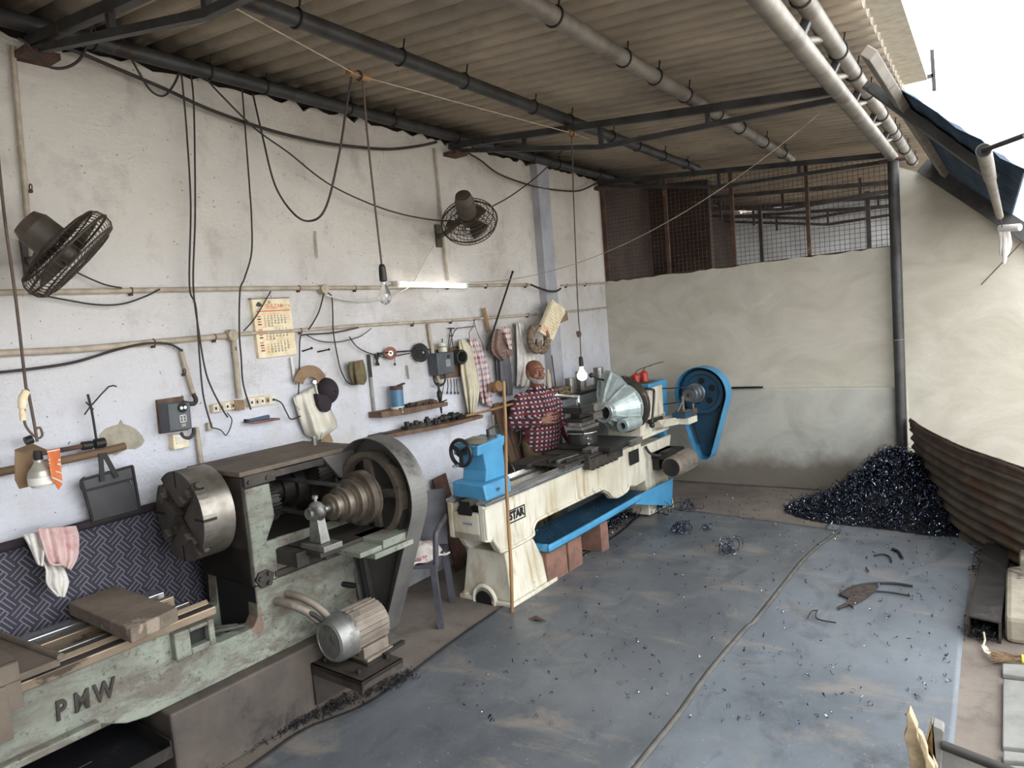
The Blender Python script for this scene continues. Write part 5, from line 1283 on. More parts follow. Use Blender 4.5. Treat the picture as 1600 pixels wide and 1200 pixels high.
t = root('pliers', 'dark pliers hanging on the wall beside the steel rule', 'pliers', W(590, 572)); mb = MB()
mb.tube(wl([(585,553),(588,560),(592,571)], .03, 3), .008, 6).tube(wl([(592,553),(590,560),(588,571)], .03, 3), .008, 6).box(*[c for c in (W(588,552,.02).x, W(588,552,.04).x, W(586,552).y, W(593,552).y, W(588,556).z, W(588,551).z)]); mb.build('jaws', G['dark'], t)
t = root('grinding_disc', 'reddish grinding disc hung on a thin rod on the wall', 'disc', W(610, 560, .05)); c_ = W(610, 552, .05)
MB().lathe([(.012,-.004),(.05,-.004),(.05,.004),(.012,.004)], c_, (1, -.5, 0), 28, False, False).build('disc', mt('worn red disc', '8d5b4a', '6e4437', sc=20, rough=.8), t); MB().lathe([(.011,-.006),(.02,-.006),(.02,.006),(.011,.006)], c_, (1, -.5, 0), 20, False, False).build('flange', G['bright'], t)
tag(MB().cyl(W(603, 551, .045), W(672, 546, .045), .006, n=8).build('hanging_rod', G['dark']), 'thin horizontal rod on the wall carrying the disc and the coil', 'rod')
t = root('belt_coil', 'coiled black belt hanging on the horizontal rod', 'coil', W(657, 560, .05)); mb = MB(); c_ = W(657, 551, .05)
for i, r in enumerate((.07, .056, .043, .03, .018)): mb.torus(c_+Vector((.008*i, 0, 0)), (1, -.3, .1), r, .008, 28, 6)
mb.build('coil', G['rubber'], t)
t = root('drop_indicator', 'tiny dark key like tool hanging below the grinding disc', 'tool', W(617, 570)); MB().cyl(W(616, 552, .04), W(617, 566, .04), .003, n=6).ball(W(617, 569, .04), .009, .009, .012).build('tool', G['dark'], t)
# far starter box with cup, coil and tools
t = starter([(674,548),(720,540),(722,588),(680,594)], [(682,552),(709,549),(711,582),(686,587)], 'b', 'dark grey motor starter box on the far part of the wall beside the hanging clothes')
a = W(701, 557, .121); MB().cyl(a, a+Vector((.006, 0, 0)), .016, n=14).build('button', G['black'], t)
a = W(700, 567, .121); B(a.x, a.x+.002, a.y-.03, a.y+.03, a.z-.03, a.z+.03).build('plate', G['panel'], t)
t = root('plastic_cup', 'small dirty white pot standing on the far starter box', 'pot', W(692, 550, .07)); p_ = W(692, 550, .07)
MB().lathe([(.036,0),(.038,.01),(.034,.075),(.02,.08)], p_, (0, 0, 1), 20).build('pot', G['plastic'], t); MB().lathe([(.0365, .03), (.036, .05)], p_, (0, 0, 1), 20, False, False).build('pot_band', mt('green smear', '7d8f6c', rough=.7), t); MB().tube([p_+Vector((0, 0, .08)), p_+Vector((0, .01, .11))], .005, 6).build('brush', G['dark'], t)
t = root('rubber_coil', 'black coil hung at the side of the far starter box', 'coil', W(717, 570, .08)); mb = MB(); c_ = W(717, 558, .10)
for i in range(4): mb.torus(c_+Vector((.02*i-.03, 0, 0)), (1, -.2, 0), .052, .012, 26, 8)
mb.build('coil', G['rubber'], t)
t = root('dividers', 'pair of dark dividers hanging under the lower conduit', 'dividers', W(705, 544)); MB().tube(wl([(704,514),(702,528),(700,543)], .03, 2), .004, 6).tube(wl([(705,514),(706,528),(708,543)], .03, 2), .004, 6).cyl(W(700,513,.03), W(710,513,.03), .005, n=8).tube(wl([(702,526),(706,524),(709,524)], .03, 2), .003, 5).build('legs', G['dark'], t)
for i, x in enumerate((699, 704, 709, 713)):
    t = MB().tube(wl([(x,592),(x+1,604),(x-1+i,616),(x+1+i,612)], .03, 3), .004, 6); tag(t.build('hook_tool', G['tie']), 'thin black hooked tool in the row hanging below the far starter box', 'tool', 'hooked tools below the far starter box')
t = root('hand_vise', 'dark ring and spindle tool hanging on the wall before the shelves', 'tool', W(688, 640)); mb = MB().torus(W(687, 592, .06), (1, -.3, 0), .055, .009, 26, 6); mb.build('ring', G['dark'], t)
MB().lathe([(.006,0),(.009,.03),(.012,.1),(.022,.14),(.022,.18),(.01,.2),(.01,.26)], W(690, 646, .08), (0, -.03, 1), 12).build('spindle', G['dark'], t); MB().cyl(W(680, 632, .08), W(698, 625, .08), .006, n=8).build('cross_bar', G['dark'], t)
# shelves with parts
tag(wprism([(596,644),(634,638),(692,629),(700,628),(700,634),(634,648),(597,653)], 0, .14).build('wall_shelf', G['plank'], bevel=.003), 'upper narrow wooden wall shelf with the blue tin at its near end', 'shelf')
tag(wprism([(633,632),(674,623),(677,630),(634,640)], 0, .02).build('shelf_board', G['plank']), 'brown back board standing on the upper wall shelf', 'board')
tag(wprism([(598,681),(640,672),(700,661),(755,648),(755,653),(700,668),(640,679),(600,686)], 0, .16).build('wall_shelf', G['plank'], bevel=.003), 'lower long wooden wall shelf loaded with dark machine parts', 'shelf')
t = root('paint_tin', 'tall blue and white tin hanging over the upper shelf', 'tin', W(624, 646, .09)); a, b = W(622, 645, .09), W(619, 603, .09)
MB().cyl(a, b, .05, n=24).build('tin', mt('blue printed tin', '4c7897', '3f6380', '8a3f3a', sc=6, lo3=.62, hi3=.66, rough=.4), t); MB().cyl(a, a.lerp(b, .24), .0505, n=24).build('white_band', G['whitecord'], t); MB().cyl(a.lerp(b, .86), b, .0508, n=24).build('red_band', G['rust'], t)
MB().bar(W(622, 603, .13), W(631, 599, .13), .03, .01).build('tin_flap', G['dark'], t)
mb = MB()
for i in range(9): p_ = a+(b-a)*.08+Vector((.051, 0, 0)); mb.box(p_.x-.008, p_.x, p_.y-.034+i*.0075, p_.y-.030+i*.0075, p_.z, p_.z+.026)
mb.build('tin_print', G['ink'], t)
def part_(p, kind, s, mat, label, grp):
    mb = MB(); p = Vector(p)
    if kind == 0: mb.lathe([(s*.5,0),(s*.5,s*.25),(s*.3,s*.25),(s*.3,s*.6),(s*.18,s*.6),(s*.18,s*.8)], p, (0, 0, 1), 16)
    elif kind == 1:
        mb.box(p.x-s*.4, p.x+s*.4, p.y-s*.7, p.y+s*.7, p.z, p.z+s*.35); mb.cyl(p+Vector((0, -s*.3, s*.35)), p+Vector((0, -s*.3, s*.75)), s*.25, n=12); mb.cyl(p+Vector((0, s*.35, s*.35)), p+Vector((0, s*.35, s*.55)), s*.2, n=12)
    elif kind == 2: mb.lathe([(s*.15,-s*.8),(s*.3,-s*.7),(s*.3,-s*.2),(s*.45,-s*.2),(s*.45,s*.2),(s*.2,s*.2),(s*.2,s*.9)], p+Vector((0, 0, s*.45)), (.2, 1, .02), 14)
    else:
        g = [Vector((s*.45*math.cos(a), s*.45*math.sin(a), 0))*(1 if i % 2 else .85) for i, a in enumerate([2*PI*i/20 for i in range(20)])]
        mb.prism([p+q_ for q_ in g], (0, 0, s*.35)); mb.cyl(p, p+Vector((0, 0, s*.5)), s*.2, n=12)
    return tag(mb.build(('turned_part', 'clamp_block', 'drill_sleeve', 'small_gear')[kind], G[mat]), label, 'machine part', grp)
KN = ('stepped turned part', 'bolted clamp block', 'drill sleeve', 'toothed gear')
for i, (x, y) in enumerate(((641,632),(652,630),(663,628),(676,626))):
    part_(W(x, y+6, .10), (2, 0, 3, 2)[i], .05, ('dark', 'grime', 'dark', 'rust')[i], 'small dark %s on the upper wall shelf, number %s along from the blue tin' % (KN[(2, 0, 3, 2)[i]], ('one', 'two', 'three', 'four')[i]) if False else ('small dark drill sleeve on the upper shelf, next to the blue tin', 'small grimy stepped part on the upper shelf, second from the blue tin', 'small dark gear on the upper shelf, third from the blue tin', 'small rusty sleeve on the upper shelf, fourth from the blue tin')[i], 'parts on the upper wall shelf')
LS = [(640,672,1,.085,'dark'),(654,669,1,.08,'grime'),(668,666,0,.09,'dark'),(681,663,3,.09,'dark'),(694,660,2,.07,'grime'),(706,658,2,.08,'dark'),(718,655,1,.075,'dark'),(730,653,0,.06,'grime')]
ORD = ['first', 'second', 'third', 'fourth', 'fifth', 'sixth', 'seventh', 'eighth']
for i, (x, y, kd, s, m_) in enumerate(LS):
    part_(W(x, y-1, .10), kd, s, m_, '%s %s on the lower wall shelf, %s from its near end' % ('dark' if m_ == 'dark' else 'grimy', KN[kd], ORD[i]), 'parts on the lower wall shelf')
tag(wprism([(598,679),(606,676),(618,675),(619,679),(600,683)], .03, .12).build('flat_block', G['dark'], bevel=.004), 'flat dark block at the near end of the lower wall shelf', 'block')
# clothes on pegs
z6 = lambda pts: [(620+.2*x, 420+.2*y) for x, y in pts]
tag(drape(z6([(478,552),(486,640),(498,800),(525,960),(560,1140)]), z6([(532,552),(585,630),(622,800),(645,950),(610,1135)]), .04, 3.2, .016, seed=2).build('hanging_shirt', G['cream cloth'], solid=.006), 'cream cotton shirt hanging on the wall beside the far starter box', 'clothing')
t_, c_, dk = m_plaid('red and white check', 'cfc8c6', 'b58b8c', '8d4a50', 19., (1, 2)); t_.out(t_.mix(t_.math('MULTIPLY', dk, .25), c_, '5a4f62'), .9)
tag(drape(z6([(552,545),(578,650),(615,800),(640,960),(665,1050)]), z6([(612,540),(672,640),(720,790),(738,930),(745,1080)]), .03, 2.6, .016, seed=6).build('hanging_shirt', t_.m, solid=.006), 'red and white checked shirt hanging behind the cream shirt', 'clothing')
tag(drape(z6([(770,600),(775,720),(785,860),(800,990)]), z6([(865,590),(885,720),(900,850),(905,985)]), .035, 2.4, .018, seed=9).build('hanging_trousers', G['grey cloth'], solid=.006), 'grey trousers hanging under the striped brown cloth', 'clothing')
tag(drape(z6([(762,470),(742,570),(745,650),(815,725)]), z6([(865,478),(885,560),(905,610),(900,675)]), .09, 2.2, .014, seed=11).build('hanging_cloth', G['denimstripe'], solid=.006), 'striped brown cloth hanging over the grey trousers', 'clothing')
t_, c_, dk = m_plaid('checked cotton', 'cfc6c0', 'b59690', '7d3a40', 18., (1, 2)); t_.out(c_, .9)
tag(drape(z6([(805,452),(815,500),(845,560),(868,620)]), z6([(878,448),(885,500),(895,570),(900,640)]), .125, 1.6, .010, seed=12).build('hanging_cloth', t_.m, solid=.006), 'checked red and white rag hanging beside the striped brown cloth', 'clothing')
tag(drape(z6([(930,425),(935,560),(940,720),(935,920)]), z6([(978,420),(1045,560),(1110,715),(1035,925)]), .04, 2.6, .02, seed=14).build('hanging_kurta', G['white cloth'], solid=.006), 'long white kurta hanging behind the man', 'clothing')
t = root('printed_scarf', 'brown printed scarf looped on a peg below the tilted calendar', 'scarf', W(848, 548, .14))
sc_ = mt('brown printed cotton', '7a6753', '4a3d30', 'a3927a', sc=40, lo3=.55, hi3=.6, sc3=30, rough=.9)
for px_, s in (((838, 512), 1), ((838, 526), 0), ):
    pass
mb = MB(); mb.tube(spl([W(843,512,.20),W(832,514,.18),(W(828,528,.2)),W(832,542,.2),W(839,546,.2),W(842,532,.2)], 5), [.03]*5+[.045]*16+[.04]*5, 10, flat=.7); mb.tube(spl([W(843,512,.22),W(852,520,.22),W(855,534,.22),W(850,546,.22),W(843,545,.22),W(842,530,.22)], 5), [.03]*5+[.042]*16+[.04]*5, 10, flat=.7); mb.build('loops', sc_, t)
t = root('long_rod', 'long thin black rod propped slanting against the wall above the clothes', 'rod', W(761, 546, .12)); MB().cyl(W(801, 425, .06), W(763, 540, .12), .009, n=8).build('rod', G['tie'], t); MB().cyl(W(764, 538, .12), W(761, 547, .12), .014, n=10).build('foot_cap', G['dark'], t); MB().ball(W(801, 425, .06), .013).build('tip', G['dark'], t)
for i, (x0, x1, y0) in enumerate(((768,780,630),(780,791,628),(792,801,626))):
    z0 = 0; p = W((x0+x1)/2, y0+40, .1); tp = W((x0+x1)/2, y0, .05)
    mb = MB(); b0 = Vector((tp.x+.30, tp.y+.05, 0)); mb.bar(b0, tp, .028, .085, (0, 1, 0)); tag(mb.build('wooden_plank', G['plank'], bevel=.004), 'tall brown plank leaning on the wall, %s' % ('farthest from the man', 'the middle of three', 'the one closest to the man')[i], 'plank', 'planks leaning on the wall')
t = root('wooden_mallet', 'short wooden block with a round dark end on top of the planks', 'block', W(775, 610, .12)); MB().cyl(W(769, 606, .12), W(780, 603, .2), .05, n=16).build('block', G['bamboo'], t); MB().cyl(W(768, 606.5, .115), W(769, 606, .12), .045, n=16).build('dark_end', G['hole'], t)
tag(MB().tube([W(728, 650, .20), W(765, 641, .23), W(801, 631, .25)], .011, 8).build('bamboo_stick', G['bamboo']), 'thin level bamboo stick passing in front of the planks', 'stick')
t = root('belt_loop', 'thin black belt loop hanging on the planks beside the man', 'belt', W(805, 695, .4)); c_ = W(806, 681, .4)
MB().tube([c_+Vector((0, .075*math.cos(a), .10*math.sin(a))) for a in [2*PI*i/30 for i in range(30)]], .005, 6, closed=True).build('loop', G['rubber'], t)
tag(MB().cyl(W(770, 648, .06), W(772, 690, .06), .013, n=8).build('wall_pipe', G['galv']), 'short galvanised pipe on the wall beside the planks', 'pipe')
# bench behind the man and the turned sleeves on it
bx0, bx1 = XW, -3.49
p_ = onx(905, 613, bx1); bzt = p_.z; y0 = onx(872, 615, bx1).y; y1 = YB-.08
t = root('wall_bench', 'grey panelled bench with a dark top behind the blue lathe', 'bench', (-3.65, (y0+y1)/2, 0))
B(bx0+.20, bx1+.02, y0, y1, bzt-.03, bzt).build('bench_top', G['dark'], t, bevel=.004); B(bx0+.20, bx1, y0+.02, y1-.02, 0, bzt-.03).build('panel', G['panel'], t)
for i, (x, h, lab) in enumerate(((892, .150, 'turned steel sleeve on the bench, the one closest to the man'), (909, .195, 'turned steel sleeve on the bench just behind the lit bulb'), (937, .195, 'turned steel sleeve on the bench behind the aluminium housing'))):
    p = onx(x, 612, bx1-.10); p.z = bzt; mb = MB(); pr2 = []
    for k in range(9): pr2 += [(.055, h*k/9), (.055, h*(k+.85)/9), (.052, h*(k+.9)/9)]
    mb.lathe(pr2, p, (0, 0, 1), 28); tag(mb.build('steel_sleeve', G['steel']), lab, 'sleeve', 'turned sleeves on the bench')
t = root('cloth_heap', 'dark crumpled heap of rags on the bench behind the tool post', 'rag', onx(876, 640, bx1)); mb = MB()
a = onx(876, 613, bx1-.06); a.z = bzt
for i in range(6): mb.tube(spl([a+Vector((R.uniform(-.06, .06), R.uniform(-.12, .12), .02+.01*i)) for _ in range(5)]), .018, 7, flat=.6)
mb.build('folds', G['khaki'], t)
t = root('spray_can', 'slim dark bottle standing at the foot of the pilaster', 'bottle', onx(857, 605, XW+.3)); p = onx(858, 606, XW+.30)
MB().lathe([(.025, 0), (.025, .12), (.012, .15), (.012, .18)], Vector((p.x, p.y, p.z)), (0, 0, 1), 16).build('bottle', G['conduit'], t); 
tag(B(XW+.16, XW+.42, p.y-.10, p.y+.12, p.z-.03, p.z).build('wall_ledge', G['plank']), 'brown wooden ledge behind the man carrying the bottle', 'shelf')
tag(MB().cyl(W(862, 555, .2), W(869, 612, .2), .006, n=8).build('thin_rod', G['tie']), 'thin dark rod standing upright against the pilaster', 'rod')
# chair with cloth between the lathes
ch = root('garden_chair', 'dark grey plastic arm chair between the two lathes', 'chair', (-3.44, 3.55, 0), .5)
def cd(mb, name, mat): return mb.build(name, mat, ch, world=False)
G['chairp'] = mt('dark grey plastic', '4a4950', '3b3a40', rough=.5)
cd(B(-.22, .22, -.22, .22, .42, .445), 'seat', G['chairp'])
for x, y in ((-.2, -.2), (.2, -.2), (-.2, .2), (.2, .2)): cd(MB().bar((x*1.1, y*1.1, 0), (x, y, .43), .04, .04, (0, 1, 0)), 'leg', G['chairp'])
for s in (-1, 1): cd(MB().tube(spl([(s*.22, -.2, .43), (s*.235, -.2, .62), (s*.24, -.15, .665), (s*.24, .1, .67), (s*.22, .22, .66)]), .02, 8), 'arm', G['chairp'])
cd(MB().grid(lambda u, v: Vector((-.22+.44*u, .21+.08*v+.03*math.cos(2*u*PI), .44+.40*v)), 8, 6), 'backrest', G['chairp'])
t = root('cloth_pile', 'crumpled pink and white cloth lying on the chair seat', 'cloth', (-3.40, 3.53, .446)); mb = MB()
mb.grid(lambda u, v: Vector((-3.59+.36*u, 3.33+.40*v, .452+.11*math.sin(PI*u)*math.sin(PI*v)+.022*math.sin(13*u+6*v)+.018*math.sin(9*v-11*u))), 26, 26); mb.build('cloth', mt('pink and white print', 'c9c0b8', 'a9a09a', '9e6265', sc=12, lo3=.56, hi3=.6, rough=.9), t, solid=.01)
tag(MB().bar((-3.74, 4.46, 0), (-3.84, 4.38, .80), .02, .17, (0, 1, 0)).build('brown_board', G['rust']), 'reddish brown board leaning on the wall behind the tailstock', 'board')
# long thin wire crossing the bay
tag(MB().tube(hang((-.80, 4.95, 3.24), W(735, 441, .05), .28, 24), .0025, 4).build('stay_wire', G['conduit']), 'very thin pale wire crossing the whole bay from the girder to the wall', 'wire')
# ================================================================ the man behind the blue lathe
def loft(mb, rings, n=28):
    vs = []
    for z, rx, ry, cx, cy in rings:
        vs += [Vector((cx+rx*math.cos(2*PI*k/n), cy+ry*math.sin(2*PI*k/n), z)) for k in range(n)]
    fs = [[i*n+k, i*n+(k+1) % n, (i+1)*n+(k+1) % n, (i+1)*n+k] for i in range(len(rings)-1) for k in range(n)]
    fs += [list(range(n))[::-1], [(len(rings)-1)*n+k for k in range(n)]]
    return mb.add(vs, fs, True)
def limb(mb, pts, rs, n=14):
    q_ = spl(pts, 5); m_ = len(q_); r = []
    for i in range(m_):
        f_ = i/(m_-1)*(len(rs)-1); j = min(int(f_), len(rs)-2); r.append(rs[j]+(rs[j+1]-rs[j])*(f_-j))
    mb.tube(q_, r, n); mb.ball(q_[0], r[0]); mb.ball(q_[-1], r[-1]); return mb
def remesh(o, vox, sm=3):
    md = o.modifiers.new('remesh', 'REMESH'); md.mode = 'VOXEL'; md.voxel_size = vox; md.use_smooth_shade = True
    if sm: s = o.modifiers.new('smooth', 'SMOOTH'); s.factor = .5; s.iterations = sm
    return o
MP = Vector((-3.53, 5.505, 0)); MR = math.radians(64)
H_ = root('person', 'bald man with a grey beard in a checked shirt standing behind the cream lathe', 'person', MP, MR)
def hd(mb, name, mat, par=None, **k): return mb.build(name, mat, par or H_, world=False, **k)
sh = {-1: Vector((-.165, .015, 1.305)), 1: Vector((.165, .015, 1.305))}
el = {-1: Vector((-.275, -.02, 1.09)), 1: Vector((.255, .03, 1.07))}
wr = {-1: Vector((-.13, -.265, 1.125)), 1: Vector((.27, -.10, .86))}
def finger(mb, p, dirs, L, r):
    pts = [p]
    for d, l in zip(dirs, L): pts.append(pts[-1]+Vector(d).normalized()*l)
    mb.tube(spl(pts, 3), [r-.0018*i/(3*len(L)) for i in range(3*len(L)+1)], 8); mb.ball(pts[-1], r-.002, n=8, mm=6); mb.ball(pts[0], r, n=8, mm=6)
mb = MB()
loft(mb, [(1.432,.018,.018,0,-.068),(1.436,.036,.036,0,-.055),(1.45,.052,.060,0,-.036),(1.48,.064,.083,0,-.014),(1.51,.070,.093,0,-.002),(1.545,.074,.098,0,.003),(1.58,.076,.099,0,.005),(1.61,.070,.091,0,.007),(1.635,.055,.072,0,.008),(1.65,.034,.046,0,.008),(1.655,.01,.014,0,.008)])
mb.ball((0, -.098, 1.522), .017, .020, .014); mb.tube([(0, -.094, 1.565), (0, -.102, 1.545), (0, -.112, 1.525)], [.009, .011, .013], 10); 
mb.tube(spl([(-.055,-.076,1.571),(-.03,-.094,1.575),(0,-.094,1.572),(.03,-.094,1.575),(.055,-.076,1.571)]), .010, 8)
for s in (-1, 1):
    mb.ball((s*.077, .008, 1.535), .011, .022, .033); mb.ball((s*.042, -.072, 1.515), .024, .02, .024); mb.ball((s*.03, -.083, 1.552), .015, .012, .012)
limb(mb, [(0,.02,1.34),(0,.008,1.40),(0,-.005,1.46)], [.062,.057,.058])
loft(mb, [(.83,.15,.10,0,.01),(.95,.165,.125,0,-.005),(1.08,.168,.135,0,-.012),(1.2,.165,.115,0,0),(1.3,.17,.095,0,.012),(1.36,.11,.07,0,.02),(1.40,.055,.05,0,.015)])
for s in (-1, 1):
    limb(mb, [sh[s], (sh[s]+el[s])/2, el[s]], [.055,.048,.042]); limb(mb, [el[s], (el[s]+wr[s])/2, wr[s]], [.042,.038,.027])
    limb(mb, [(s*.085,0,.88),(s*.095,-.015,.50),(s*.10,.02,.10)], [.085,.058,.04]); mb.ball((s*.10, -.04, .045), .045, .12, .045)
# his right hand resting closed in front of the belly, his left hand hanging
w_ = wr[-1]; d = Vector((.85, -.28, .16)).normalized(); up = Vector((-.1, .05, 1)); fwd = Vector((0, -1, 0))
pc = w_+d*.05; 
for i in range(4): mb.tube([w_+Vector((0, 0, .014-.009*i)), w_+d*.085+Vector((0, -.004, .038-.025*i))], [.02, .0125], 8); mb.ball(w_+d*.085+Vector((0, -.004, .038-.025*i)), .0118, n=10, mm=6)
for i in range(4):
    p = w_+d*.085+Vector((0, -.004, .038-.025*i)); q4 = (.92, 1.08, 1.0, .80)[i]; L = (.038*q4, .027*q4, .021*q4)
    finger(mb, p, [d+Vector((0, -.12, .10-.09*i)), d+Vector((-.05, .30, -.12-.05*i)), d+Vector((-.2, .75, -.30))], L, .0088)
finger(mb, w_+d*.03+Vector((0, -.01, .03)), [(.5, -.2, .75), (.85, -.1, .25), (.9, .1, -.1)], (.034, .028, .022), .0105)
w_ = wr[1]; d = Vector((.02, -.22, -1)).normalized()
for i in range(4):
    k0 = w_+d*.085+Vector((0, .030-.020*i, 0)); mb.tube([w_+Vector((0, .012-.008*i, 0)), k0], [.02, .013], 8); mb.ball(k0, .013, n=10, mm=6)
    finger(mb, k0, [d+Vector((-.1, -.05, 0)), d+Vector((-.5, 0, 0)), d+Vector((-1.0, 0, 0))], (.036, .026, .02), .0095)
finger(mb, w_+d*.03+Vector((-.0, -.026, 0)), [(-.25, -.8, -.7), (-.3, -.25, -.9), (-.35, 0, -.9)], (.034, .028, .022), .0105)
remesh(hd(mb, 'body', G['skin']), .0042, 2)
# shirt with collar
t_, c_, dk = m_plaid('red check flannel', '7c3135', '2e2935', 'c9bfc0', 25., (0, 2))
t_.out(t_.mix(t_.math('MULTIPLY', dk, .8), c_, '23222e'), .9); t_.bump(t_.noise(14, 5), .5, .02)
mb = MB()
loft(mb, [(.815,.172,.135,0,-.005),(.90,.182,.150,0,-.012),(1.0,.190,.168,0,-.022),(1.1,.193,.168,0,-.022),(1.2,.188,.145,0,-.008),(1.28,.182,.118,0,.008),(1.335,.15,.095,0,.016),(1.375,.10,.074,0,.016),(1.40,.070,.068,0,.01),(1.41,.066,.066,0,.008)])
for s in (-1, 1):
    w2 = el[s].lerp(wr[s], .92); limb(mb, [sh[s], (sh[s]+el[s])/2+Vector((s*.01, 0, 0)), el[s]], [.070,.066,.062]); limb(mb, [el[s], (el[s]+w2)/2, w2], [.062,.054,.043])
remesh(hd(mb, 'shirt', t_.m), .008, 3)
mb = MB()
for s in (-1, 1): mb.prism([(s*.004,-.066,1.392),(s*.045,-.058,1.42),(s*.072,-.005,1.425),(s*.075,-.01,1.395),(s*.05,-.088,1.365)], (s*.004, -.006, .006))
mb.tube([(.0, -.098, 1.36), (0, -.135, 1.25), (0, -.186, 1.12), (0, -.182, 1.0), (0, -.155, .85)], .006, 6)
hd(mb, 'collar_placket', t_.m)
mb = MB()
for s in (-1, 1): limb(mb, [(s*.088,0,.90),(s*.098,-.015,.50),(s*.10,.02,.09)], [.105,.08,.066])
loft(mb, [(.80,.165,.125,0,0),(.86,.17,.13,0,-.005),(.9,.165,.13,0,-.005)])
remesh(hd(mb, 'trousers', G['khaki']), .012, 3)
mb = MB()
for s in (-1, 1): loft(mb, [(0,.048,.13,s*.10,-.045),(.03,.05,.13,s*.10,-.045),(.07,.045,.10,s*.10,-.02),(.1,.04,.05,s*.10,.02)])
hd(mb, 'shoes', G['dark'])
# beard, moustache, fringe, brows
def shell(a0, a1, zf, off, nx=26, ny=8):
    prof = [(1.432,.018,.018,-.068),(1.436,.036,.036,-.055),(1.45,.052,.060,-.036),(1.48,.064,.083,-.014),(1.51,.070,.093,-.002),(1.545,.074,.098,.003),(1.58,.076,.099,.005),(1.61,.070,.091,.007)]
    def at(z):
        for i in range(len(prof)-1):
            if prof[i][0] <= z <= prof[i+1][0]:
                f_ = (z-prof[i][0])/(prof[i+1][0]-prof[i][0]); return [prof[i][k]+(prof[i+1][k]-prof[i][k])*f_ for k in (1, 2, 3)]
        return prof[0][1:] if z < 1.5 else prof[-1][1:]
    def fn(u, v):
        a = a0+(a1-a0)*u; z0, z1 = zf(u); z = z0+(z1-z0)*v; rx, ry, cy = at(z); o = off*(1 if 0 < u < 1 and 0 < v < 1 else .2)+.002
        return Vector(((rx+o)*math.cos(a), cy+(ry+o)*math.sin(a), z))
    return MB().grid(fn, nx, ny)
mb = shell(-PI*1.04, PI*.04, lambda u: (1.433, 1.482+.05*abs(2*u-1)**2.2), .009); hd(mb, 'beard', G['grey hair'])
mb = MB().tube(spl([(-.034,-.088,1.485),(-.02,-.102,1.498),(0,-.107,1.503),(.02,-.102,1.498),(.034,-.088,1.485)]), [.004]+[.008]*23+[.004] if False else .0075, 8); hd(mb, 'moustache', mt('dark grey hair', '6d6660', '4d4743', sc=70, rough=.8))
mb = shell(.0-.1, PI+.1, lambda u: (1.47+.02*abs(2*u-1), 1.575-.02*abs(2*u-1)), .005); hd(mb, 'hair_fringe', G['grey hair'])
mb = MB()
for s in (-1, 1): mb.tube(spl([(s*.014,-.102,1.578),(s*.032,-.100,1.583),(s*.052,-.085,1.577)]), .004, 6)
hd(mb, 'eyebrows', mt('dark brow hair', '5a5049', rough=.8))
mb = MB()
for s in (-1, 1): mb.ball((s*.031, -.087, 1.556), .010, .008, .004)
ey_ = hd(mb, 'eyes', mt('eye white', '9c9188', rough=.5)); mb = MB()
for s in (-1, 1): mb.ball((s*.029, -.0925, 1.556), .005, .0035, .004)
hd(mb, 'irises', G['hole'], ey_)
hd(MB().tube(spl([(-.022,-.093,1.482),(0,-.1,1.484),(.022,-.093,1.482)]), .0055, 8), 'mouth', mt('lip', '7a4640', rough=.5))
# ================================================================ sheets and scrap on the floor
def patch(Lp, Rp, h, nx, ny, amp, seed, holes=None):
    Ls = spl([onz(x, y, 0) for x, y in Lp], 8); Rs = spl([onz(x, y, 0) for x, y in Rp], 8)
    def at(s, v): i = min(int(v*(len(s)-1)), len(s)-2); f_ = v*(len(s)-1)-i; return s[i].lerp(s[i+1], f_)
    def fn(u, v):
        p = at(Ls, v).lerp(at(Rs, v), u)
        e = noise.noise(Vector((p.x*1.5, p.y*1.1, seed)))*amp+noise.noise(Vector((p.x*4, p.y*3, seed+5)))*amp*.35
        p.z = h+amp*.9+e; return p
    return MB().grid(fn, nx, ny)
m1 = patch([(60,1420),(380,1205),(470,1142),(560,1105),(620,1068),(700,1008),(790,945),(880,885),(960,838),(1012,790)], [(930,1420),(985,1215),(1020,1170),(1060,1120),(1110,1050),(1165,985),(1180,972),(1225,915),(1262,870),(1312,830)], .002, 40, 70, .007, 1)
t = root('rubber_sheet', 'large grey sheet spread on the floor beside the lathes, its edge curling at the seam', 'floor sheet', (-2.1, 3, 0)); m1.build('sheet', G['mat1'], t, solid=.004)
edge = [(985,1215),(1020,1170),(1060,1120),(1110,1050),(1165,985),(1180,972),(1225,915),(1262,870),(1312,830)]
MB().tube([p+Vector((.0, 0, .012)) for p in spl([onz(x, y, 0) for x, y in edge], 6)], .010, 6, flat=1.6).build('curled_edge', mt('sheet edge', '57544f', '45423e', rough=.8), t)
m2 = patch([(930,1420),(978,1215),(1012,1170),(1052,1120),(1102,1050),(1158,985),(1172,972),(1218,915),(1256,870),(1300,812)], [(1478,1420),(1488,1215),(1491,1165),(1496,1110),(1500,1060),(1505,1000),(1511,950),(1518,900),(1524,868),(1528,846)], .0, 44, 70, .005, 9)
t2 = root('rubber_sheet', 'blue grey sheet on the open side of the floor, with a torn hole', 'floor sheet', (-.8, 4, 0)); m2.build('sheet', G['mat2'], t2, solid=.004)
hp = [(1310,928),(1325,918),(1345,913),(1368,912),(1374,916),(1366,925),(1352,936),(1335,944),(1312,950),(1308,948),(1322,942),(1326,935)]
MB().prism([onz(x, y, .017) for x, y in hp], (0, 0, .002)).build('torn_hole', mt('rubble under the sheet', '463932', '1f1b1a', '6f5546', sc=30, rough=.95, bump=.6), t2)
def lip(pts, r, nm='torn_edge'): return MB().tube(spl([onz(x, y, .022) for x, y in pts], 5), r, 6, flat=.6).build(nm, G['rubber'], t2)
